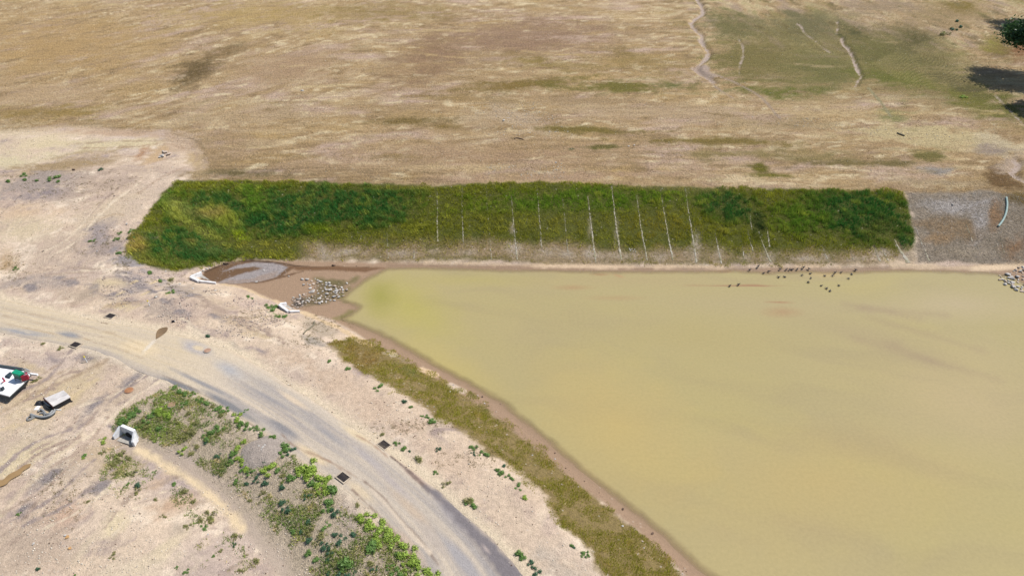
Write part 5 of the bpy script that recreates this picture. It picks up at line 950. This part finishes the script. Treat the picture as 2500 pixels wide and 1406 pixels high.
# green-hooded engine unit on the trailer
zt = zd + .95; hp = [W3(*q, zt) for q in ((26, 909), (44, 914.5), (57.5, 907), (38, 900.5))]
o1 = W3(42, 920, zd); root = empty('engine_unit', (o1.x, o1.y, zd)); L1 = lambda v: (v.x - o1.x, v.y - o1.y)
bm = bmesh.new(); bm_prism(bm, [L1(v) for v in hp], .72, .95); done('hood', bm, mgreen, root, bevel=.05)
inn = [hp[0].lerp(hp[2], .06), hp[1].lerp(hp[3], .06), hp[2].lerp(hp[0], .06), hp[3].lerp(hp[1], .06)]
bm = bmesh.new(); bm_prism(bm, [L1(v) for v in inn], .30, .718); done('side_panel', bm, mdkgr, root)
cx_ = sum((v.x for v in hp)) / 4 - o1.x; cy_ = sum((v.y for v in hp)) / 4 - o1.y
for v in inn:
    x, y = L1(v); bm = bmesh.new(); bm_tube(bm, [(x, y, 0), (x, y, .3)], .035, 8); done('leg', bm, msteel, root)
q = W3(59, 918, zd + .45); bm = bmesh.new(); bm_box(bm, (-.28, -.2, -.3), (.28, .2, .25), Matrix.Translation((q.x - o1.x, q.y - o1.y, .4)) @ Matrix.Rotation(.5, 4, 'Z')); en = done('engine_block', bm, mred, root, bevel=.05)
for a_, b_, r_ in (((-.25, 0, .66), (.1, .1, .7), .06), ((.1, -.1, .66), (.35, .1, .6), .05)):
    bm = bmesh.new(); bm_tube(bm, [Vector(a_) + Vector((q.x - o1.x, q.y - o1.y, 0)), Vector(b_) + Vector((q.x - o1.x, q.y - o1.y, 0))], r_, 8); done('exhaust', bm, msteel, en)
for (x0, y0), (x1, y1), z_ in (((60, 912), (78, 914), .5), ((64, 916), (80, 920), .35), ((62, 921), (76, 912), .45), ((36, 926), (52, 929), .12)):
    a_ = W3(x0, y0, zd); b_ = W3(x1, y1, zd); m_ = (a_ + b_) / 2; bm = bmesh.new()
    bm_tube(bm, [(a_.x - o1.x, a_.y - o1.y, z_), (m_.x - o1.x, m_.y - o1.y, z_ + .12), (b_.x - o1.x, b_.y - o1.y, z_ - .1)], .05, 8); done('hose', bm, msteel, root)
q = W3(62, 930, zd); bm = bmesh.new(); bm_tube(bm, [(q.x - o1.x - .15, q.y - o1.y, .16), (q.x - o1.x + .05, q.y - o1.y + .1, .16)], [.17, .17], 14); done('flywheel', bm, mtyre, root)
q = W3(24, 920, zd); bm = bmesh.new(); bm_prism(bm, [L1(W3(*k_, zd)) for k_ in ((13, 921), (27, 910), (30, 915), (24, 924))], .02, .16); done('shadow_slab', bm, mnavy, root)  # added slab; its navy colour stands for the shadow beside the hood
tag(root, 'green hooded engine unit with red motor standing on the white trailer', 'engine')
o2 = W3(8, 930, zd); root = empty('crank_handle', o2); bm = bmesh.new()
bm_tube(bm, [(*(W3(7, 923, zd) - o2).xy, .06), (*(W3(13, 931, zd) - o2).xy, .06)], .05, 8); done('arm', bm, mred, root)
bm = bmesh.new(); bm_tube(bm, [(*(W3(13, 931, zd) - o2).xy, .06), (*(W3(5, 935, zd) - o2).xy, .05)], .045, 8); done('grip', bm, mred, root)
bm = bmesh.new(); q = W3(5, 936, zd) - o2; bm_tube(bm, [(q.x, q.y, 0), (q.x, q.y, .08)], [.1, .09], 12); done('knob', bm, msteel, root)
tag(root, 'red bent crank handle lying on the white trailer deck', 'handle')
o3 = W3(2, 951, zd); root = empty('cable_winch', o3); bm = bmesh.new(); bm_tube(bm, [(-.25, 0, .14), (.2, -.05, .14)], [.13, .13], 14); done('drum', bm, msteel, root)
bm = bmesh.new(); bm_box(bm, (-.35, -.14, 0), (-.27, .14, .3)); bm_box(bm, (.21, -.18, 0), (.29, .1, .3)); bm_box(bm, (-.35, -.14, 0), (.29, -.1, .06)); done('bracket', bm, mnavy, root)
tag(root, 'small steel winch with dark brackets on the near trailer corner', 'winch')
# grey metal tool box
zb = float(at1(140, 975).z); zt = zb + .55; tp4 = [W3(*q, zt) for q in ((108, 972), (129, 991), (172, 968), (155, 952))]
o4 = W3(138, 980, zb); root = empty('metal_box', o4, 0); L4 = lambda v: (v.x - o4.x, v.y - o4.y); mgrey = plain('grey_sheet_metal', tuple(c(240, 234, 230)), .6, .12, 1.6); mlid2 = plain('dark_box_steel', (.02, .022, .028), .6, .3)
mid0, mid1 = tp4[0].lerp(tp4[1], .52), tp4[3].lerp(tp4[2], .62)
bm = bmesh.new(); bm_prism(bm, [L4(tp4[0]), L4(mid0), L4(mid1), L4(tp4[3])], .5, [.55, .585, .585, .55]); done('lid_panel', bm, mgrey, root, bevel=.01)
bm = bmesh.new(); s_ = (tp4[1] - tp4[0]).normalized() * .015; bm_prism(bm, [L4(mid0 + s_), L4(tp4[1]), L4(tp4[2]), L4(mid1 + s_)], .46, [.575, .53, .53, .575]); done('lid_panel', bm, mgrey, root, bevel=.01)
cc_ = sum(tp4, Vector()) / 4; inn = [v.lerp(cc_, .08) for v in tp4]
bm = bmesh.new(); bm_prism(bm, [L4(v) for v in inn], .06, .455); done('body', bm, mlid2, root)
a_, b_ = tp4[0], tp4[1]; d_ = (b_ - a_).normalized(); n_ = Vector((-d_.y, d_.x, 0)) * .02; a2 = a_ - d_ * .12
if n_.dot(cc_ - a_) > 0: n_ = -n_
bm = bmesh.new(); bm_prism(bm, [L4(a2 + n_ * 1.1), L4(b_ + n_ * 1.1), L4(b_ + n_ * 2.6), L4(a2 + n_ * 2.6)], .2, .62); done('rusty_edge', bm, plain('rusted_steel', tuple(c(98, 56, 52)), .8, .3), root)
for v in inn:
    x, y = L4(v); bm = bmesh.new(); bm_box(bm, (x - .05, y - .05, -.08), (x + .05, y + .05, .06)); done('foot', bm, mlid2, root)
tag(root, 'grey metal tool box with ridged lid standing on bare dirt', 'tool box')
mcorr = plain('grey_corrugated_pipe', tuple(c(176, 178, 184)), .5, .25, 12.0); mblackp = plain('black_pipe', tuple(c(60, 62, 70)), .5, .3, 8.0)
def pipe_on_ground(pts, r, mat, label, lift=0.0, cat='pipe', group='loose pipes beside the grey tool box', name='drain_pipe'):
    P_ = smooth(atl(pts), 7); zz_ = h(P_[:, 0], P_[:, 1]); o_ = Vector((P_[0, 0], P_[0, 1], zz_[0])); bm = bmesh.new(); pts3 = [(x - o_.x, y - o_.y, z - o_.z + r + lift) for (x, y), z in zip(P_, zz_)]
    bm_tube(bm, pts3, [r * (1 + .07 * (k % 2)) for k in range(len(pts3))], 10); o = done(name, bm, mat, None, o_, sm=True); tag(o, label, cat, group); return o
pipe_on_ground([(76, 1013), (90, 1018), (106, 1020), (122, 1016), (133, 1008), (134, 1000)], .10, mcorr, 'longest grey pipe curving below the grey metal tool box')
pipe_on_ground([(82, 1016), (96, 1021), (110, 1023), (124, 1018), (134, 1010)], .06, mblackp, 'thin black pipe along the near side of the longest grey pipe', name='black_pipe')
pipe_on_ground([(94, 1007), (101, 1002), (108, 1006), (114, 1013), (124, 1011), (130, 1004)], .08, mcorr, 'short hooked grey pipe lying inside the longest grey pipe', .05)
pipe_on_ground([(98, 1010), (106, 1009), (111, 1015)], .07, mcorr, 'shortest grey pipe piece under the hooked pipe')
pipe_on_ground([(112, 990), (116, 997), (124, 1001), (131, 999)], .09, mblackp, 'dark pipe bundle leaning at the open end of the tool box', .12, name='black_pipe')
pipe_on_ground([(114, 988), (120, 994), (128, 996)], .07, mcorr, 'grey pipe tucked against the open end of the tool box', .22)
pipe_on_ground([(132, 1000), (150, 1001)], .04, mwht, 'straight white rod on dirt right of the pipes', name='white_rod', cat='rod')
q = at1(75, 1022); bm = bmesh.new()
cp = [(math.cos(a) * (.30 - a * .011), math.sin(a) * (.30 - a * .011), .06 + a * .008) for a in np.linspace(0, 15, 70)]; bm_tube(bm, cp, .035, 7)
tag(done('pipe_coil', bm, mcorr, None, q, sm=True), 'small coil of grey pipe on dirt left of the curved pipes', 'pipe coil')
def sheet_heap(px, py, a, b, hgt, seed, mat, name, label, cat):
    p = at1(px, py); bm = bmesh.new(); n = 9; r = random.Random(seed); G = [[None] * n for _ in range(n)]
    for i in range(n):
        for j in range(n):
            x = (i / (n - 1) - .5) * 2 * a * (1 + r.uniform(-.12, .12)); y = (j / (n - 1) - .5) * 2 * b * (1 + r.uniform(-.12, .12)); e = (1 - abs(i / 4 - 1)) * (1 - abs(j / 4 - 1)) if hgt else 0
            G[i][j] = bm.verts.new((x, y, .02 + r.uniform(.1, 1) * hgt * min(1, e * 3)))
    for i in range(n - 1):
        for j in range(n - 1): bm.faces.new((G[i][j], G[i + 1][j], G[i + 1][j + 1], G[i][j + 1]))
    o = done(name, bm, mat, None, p); m_ = o.modifiers.new('thickness', 'SOLIDIFY'); m_.thickness = .02; return tag(o, label, cat)
sheet_heap(98, 984, .38, .28, .2, 1, mlid2, 'shadow_sheet', 'crumpled dark sheet standing in for the shadow left of the grey tool box', 'shadow sheet')  # dark heap added to stand for the box's shadow on the dirt
sheet_heap(91, 996, .18, .22, .1, 2, mwht, 'paper_sheet', 'white scrap sheet on dirt below the dark shadow sheet', 'scrap')

# ------------------------------------------------------------------ loose things on the banks
msock = plain('pale_teal_fabric', tuple(c(188, 212, 206)), .85, .15, 4.0)
pipe_on_ground([(2456, 484), (2458, 500), (2456, 518), (2450, 535), (2441, 549), (2436, 554)], .11, msock, 'pale teal filter sock curving down the straw covered slope', cat='filter sock', group=None, name='filter_sock')
mwood = plain('grey_driftwood', tuple(c(150, 142, 118)), .9, .25, 6.0)
pipe_on_ground([(768, 786), (766, 794), (756, 803), (748, 808), (741, 816)], .07, mwood, 'bent grey stick lying on the bare near bank', cat='stick', group='sticks on the ground', name='fallen_branch')
pipe_on_ground([(546, 645), (552, 646), (558, 645)], .10, plain('dark_log', tuple(c(92, 76, 62)), .9, .3), 'dark log stuck in mud at the inlet pool edge', cat='log', group='sticks on the ground', name='driftwood_log')
pipe_on_ground([(2190, 326), (2202, 331), (2208, 333)], .10, mwood, 'short grey branch lying on the pale upper field', cat='stick', group='sticks on the ground', name='fallen_branch')
pipe_on_ground([(1256, 340), (1262, 338), (1278, 342)], .06, plain('dark_stick', tuple(c(110, 90, 78)), .9, .3), 'thin dark stick lying in the middle of the field', cat='stick', group='sticks on the ground', name='fallen_branch')

# ------------------------------------------------------------------ black birds along the far shore
mbird = plain('black_feathers', (.022, .018, .02), .6, .3, 20.0); mbill = plain('grey_bill', (.08, .075, .07), .6, .2)
def bird_mesh(seed, pose):
    r = random.Random(seed); hz = {'stand': .20, 'wade': .08, 'swim': .02}[pose]; up = {'stand': .12, 'wade': .1, 'swim': .05}[pose] * r.uniform(.7, 1.3)
    if pose == 'low': hz = .1
    J = [((-.30, 0, hz + .06), .035, .02), ((-.16, 0, hz + .09), .075, .05), ((0, 0, hz + .11), .105, .085), ((.11, 0, hz + .13), .085, .08), ((.17, 0, hz + .16 + up * .6), .045, .045), ((.21, 0, hz + .19 + up), .042, .042), ((.26, 0, hz + .185 + up), .022, .02), ((.30, 0, hz + .175 + up), .008, .008)]
    E_ = [(i, i + 1) for i in range(7)]; sp_ = r.uniform(.0, .14)
    for s in (-1, 1):
        b = len(J); J += [((.02, s * .10, hz + .13), .05, .05), ((-.10, s * (.12 + sp_), hz + .12 + sp_ * .5), .05, .022), ((-.26, s * (.08 + sp_ * 1.2), hz + .09 + sp_ * .4), .02, .012)]
        E_ += [(2, b), (b, b + 1), (b + 1, b + 2)]
        if pose == 'stand':
            b = len(J); J += [((.0, s * .05, hz * .5), .014, .014), ((.0, s * .05, .01), .012, .012), ((.06, s * .06, .01), .01, .008)]; E_ += [(2, b), (b, b + 1), (b + 1, b + 2)]
    me = bpy.data.meshes.new('bird_cage'); me.from_pydata([j[0] for j in J], E_, []); o = bpy.data.objects.new('bird_cage', me); COL.objects.link(o)
    m = o.modifiers.new('skin', 'SKIN')
    for i, j in enumerate(J): me.skin_vertices[0].data[i].radius = (j[1], j[2]); me.skin_vertices[0].data[i].use_root = (i == 2)
    o.modifiers.new('sub', 'SUBSURF').levels = 1
    bpy.context.view_layer.update(); ev = o.evaluated_get(bpy.context.evaluated_depsgraph_get()); out = bpy.data.meshes.new_from_object(ev); out.name = 'bird'
    bpy.data.objects.remove(o); out.materials.clear(); out.materials.append(mbird)
    for p_ in out.polygons: p_.use_smooth = True
    return out
BM_ = {p_: [bird_mesh(i + 10 * len(p_), p_) for i in range(3)] for p_ in ('stand', 'wade', 'swim')}
BIRDS = [(1780, 704, 's', 25), (1801, 701, 's', 12), (1830, 658, 's', 20), (1851, 649, 's', 40), (1864, 666, 's', 10), (1877, 661, 'w', 0), (1900, 677, 'f', 15), (1914, 676, 'f', 170), (1904, 656, 's', 30), (1919, 657, 's', 30), (1927, 657, 's', 50), (1946, 656, 's', 45), (1961, 652, 's', 10), (1974, 655, 's', 140),
         (1957, 672, 'w', 70), (1978, 667, 'f', 5), (1978, 680, 'w', 80), (1971, 692, 'f', 175), (2012, 673, 'f', 140), (2032, 673, 'w', 60), (2038, 665, 's', 20), (2053, 664, 's', 20), (2078, 668, 'f', 100), (2070, 681, 'f', 50), (2088, 658, 's', 170), (2003, 702, 'f', 10), (2015, 710, 'f', 30), (2023, 717, 'f', 60), (2045, 701, 'f', 140), (1934, 656, 'w', 0)]
mode = {'s': 'stand', 'w': 'wade', 'f': 'swim'}
for i, (x, y, m_, ang) in enumerate(BIRDS):
    p = at1(x, y + 4); o = bpy.data.objects.new('black_bird', random.choice(BM_[mode[m_]])); COL.objects.link(o)
    o.location = (p.x, p.y, max(p.z, 0.0)) if m_ != 's' else (p.x, p.y, max(p.z, -.05)); o.rotation_euler = (0, 0, R(ang)); s_ = random.uniform(.55, .7); o.scale = (s_,) * 3
    look = {'s': 'standing', 'w': 'wading', 'f': 'floating'}[m_]
    where = 'on the lone pinkish shoal' if x < 1815 else ('at the left end of the flock' if x < 1890 else ('in the middle of the flock' if x < 1990 else 'at the right end of the flock'))
    REG.append((o, x, look, 'black bird', 'black birds', where, 'bird', 'black birds at the far pond edge'))

# ------------------------------------------------------------------ trees beyond the right edge, their crowns just reaching the picture
mleaft = attr_mat('tree_leaf', .5, .15, 3.0, trans=.3); mbark = plain('tree_bark', (.10, .08, .06), .9, .3, 3.0)
def tree(px, py, hgt, rad, seed, label, nleaf=17000):
    p = at1(px, py); root = empty('broadleaf_tree', p); r = np.random.default_rng(seed)
    bm = bmesh.new(); top = Vector((r.normal(0, .2), r.normal(0, .2), hgt * .8)); bm_tube(bm, [(0, 0, -.3), (0, 0, .4), top * .4, top * .75, top], [.42, .3, .24, .14, .04], 10)
    tr = done('trunk', bm, mbark, root, sm=True); cl = []
    for k in range(13):
        a = k * 2.4 + r.normal(0, .3); z0 = hgt * r.uniform(.25, .7); L_ = rad * r.uniform(.65, 1.1); e = Vector((math.cos(a) * L_, math.sin(a) * L_, z0 + L_ * r.uniform(.15, .6))); st = top * (z0 / top.z)
        bm = bmesh.new(); mdp = (st + e) / 2 + Vector((0, 0, .25)); bm_tube(bm, [st, mdp, e], [.1, .06, .015], 6); done('limb', bm, mbark, tr, sm=True)
        cl += [e, mdp.lerp(e, .4)]
    cl += [Vector((r.normal(0, rad * .3), r.normal(0, rad * .3), hgt * r.uniform(.75, 1.0))) for _ in range(6)]
    C_ = np.array([tuple(v) for v in cl]); w = r.integers(0, len(C_), nleaf); P_ = C_[w] + r.normal(0, 1, (nleaf, 3)) * np.array([.75, .75, .5]) * (rad / 4.2)
    t = r.normal(0, 1, (nleaf, 3)); t /= np.linalg.norm(t, axis=1)[:, None]; b = np.cross(t, r.normal(0, 1, (nleaf, 3))); b /= np.linalg.norm(b, axis=1)[:, None]; L_ = .27 * r.uniform(.6, 1.3, nleaf)[:, None]
    V = np.stack([P_ - t * L_, P_ - b * L_ * .5, P_ + t * L_, P_ + b * L_ * .5], 1).reshape(-1, 3); cc = np.repeat(c(72, 104, 62) * 1.2 * r.uniform(.5, 1.4, (nleaf, 1)), 4, 0)
    link('crown', np_mesh('crown', V, np.arange(nleaf * 4).reshape(-1, 4), cc), mleaft, root); tag(root, label, 'tree', 'trees at the right edge of the field')
tree(2520, 186, 13.5, 5.4, 1, 'dark green tree at the right picture edge casting the big black shadow')
tree(2552, 62, 13, 5.2, 2, 'dark green tree in the top right corner above the larger shadow')
tree(2560, 262, 8, 2.6, 3, 'smaller dark tree beyond the right edge, its shadow low at the border', 8000)

finish_labels()
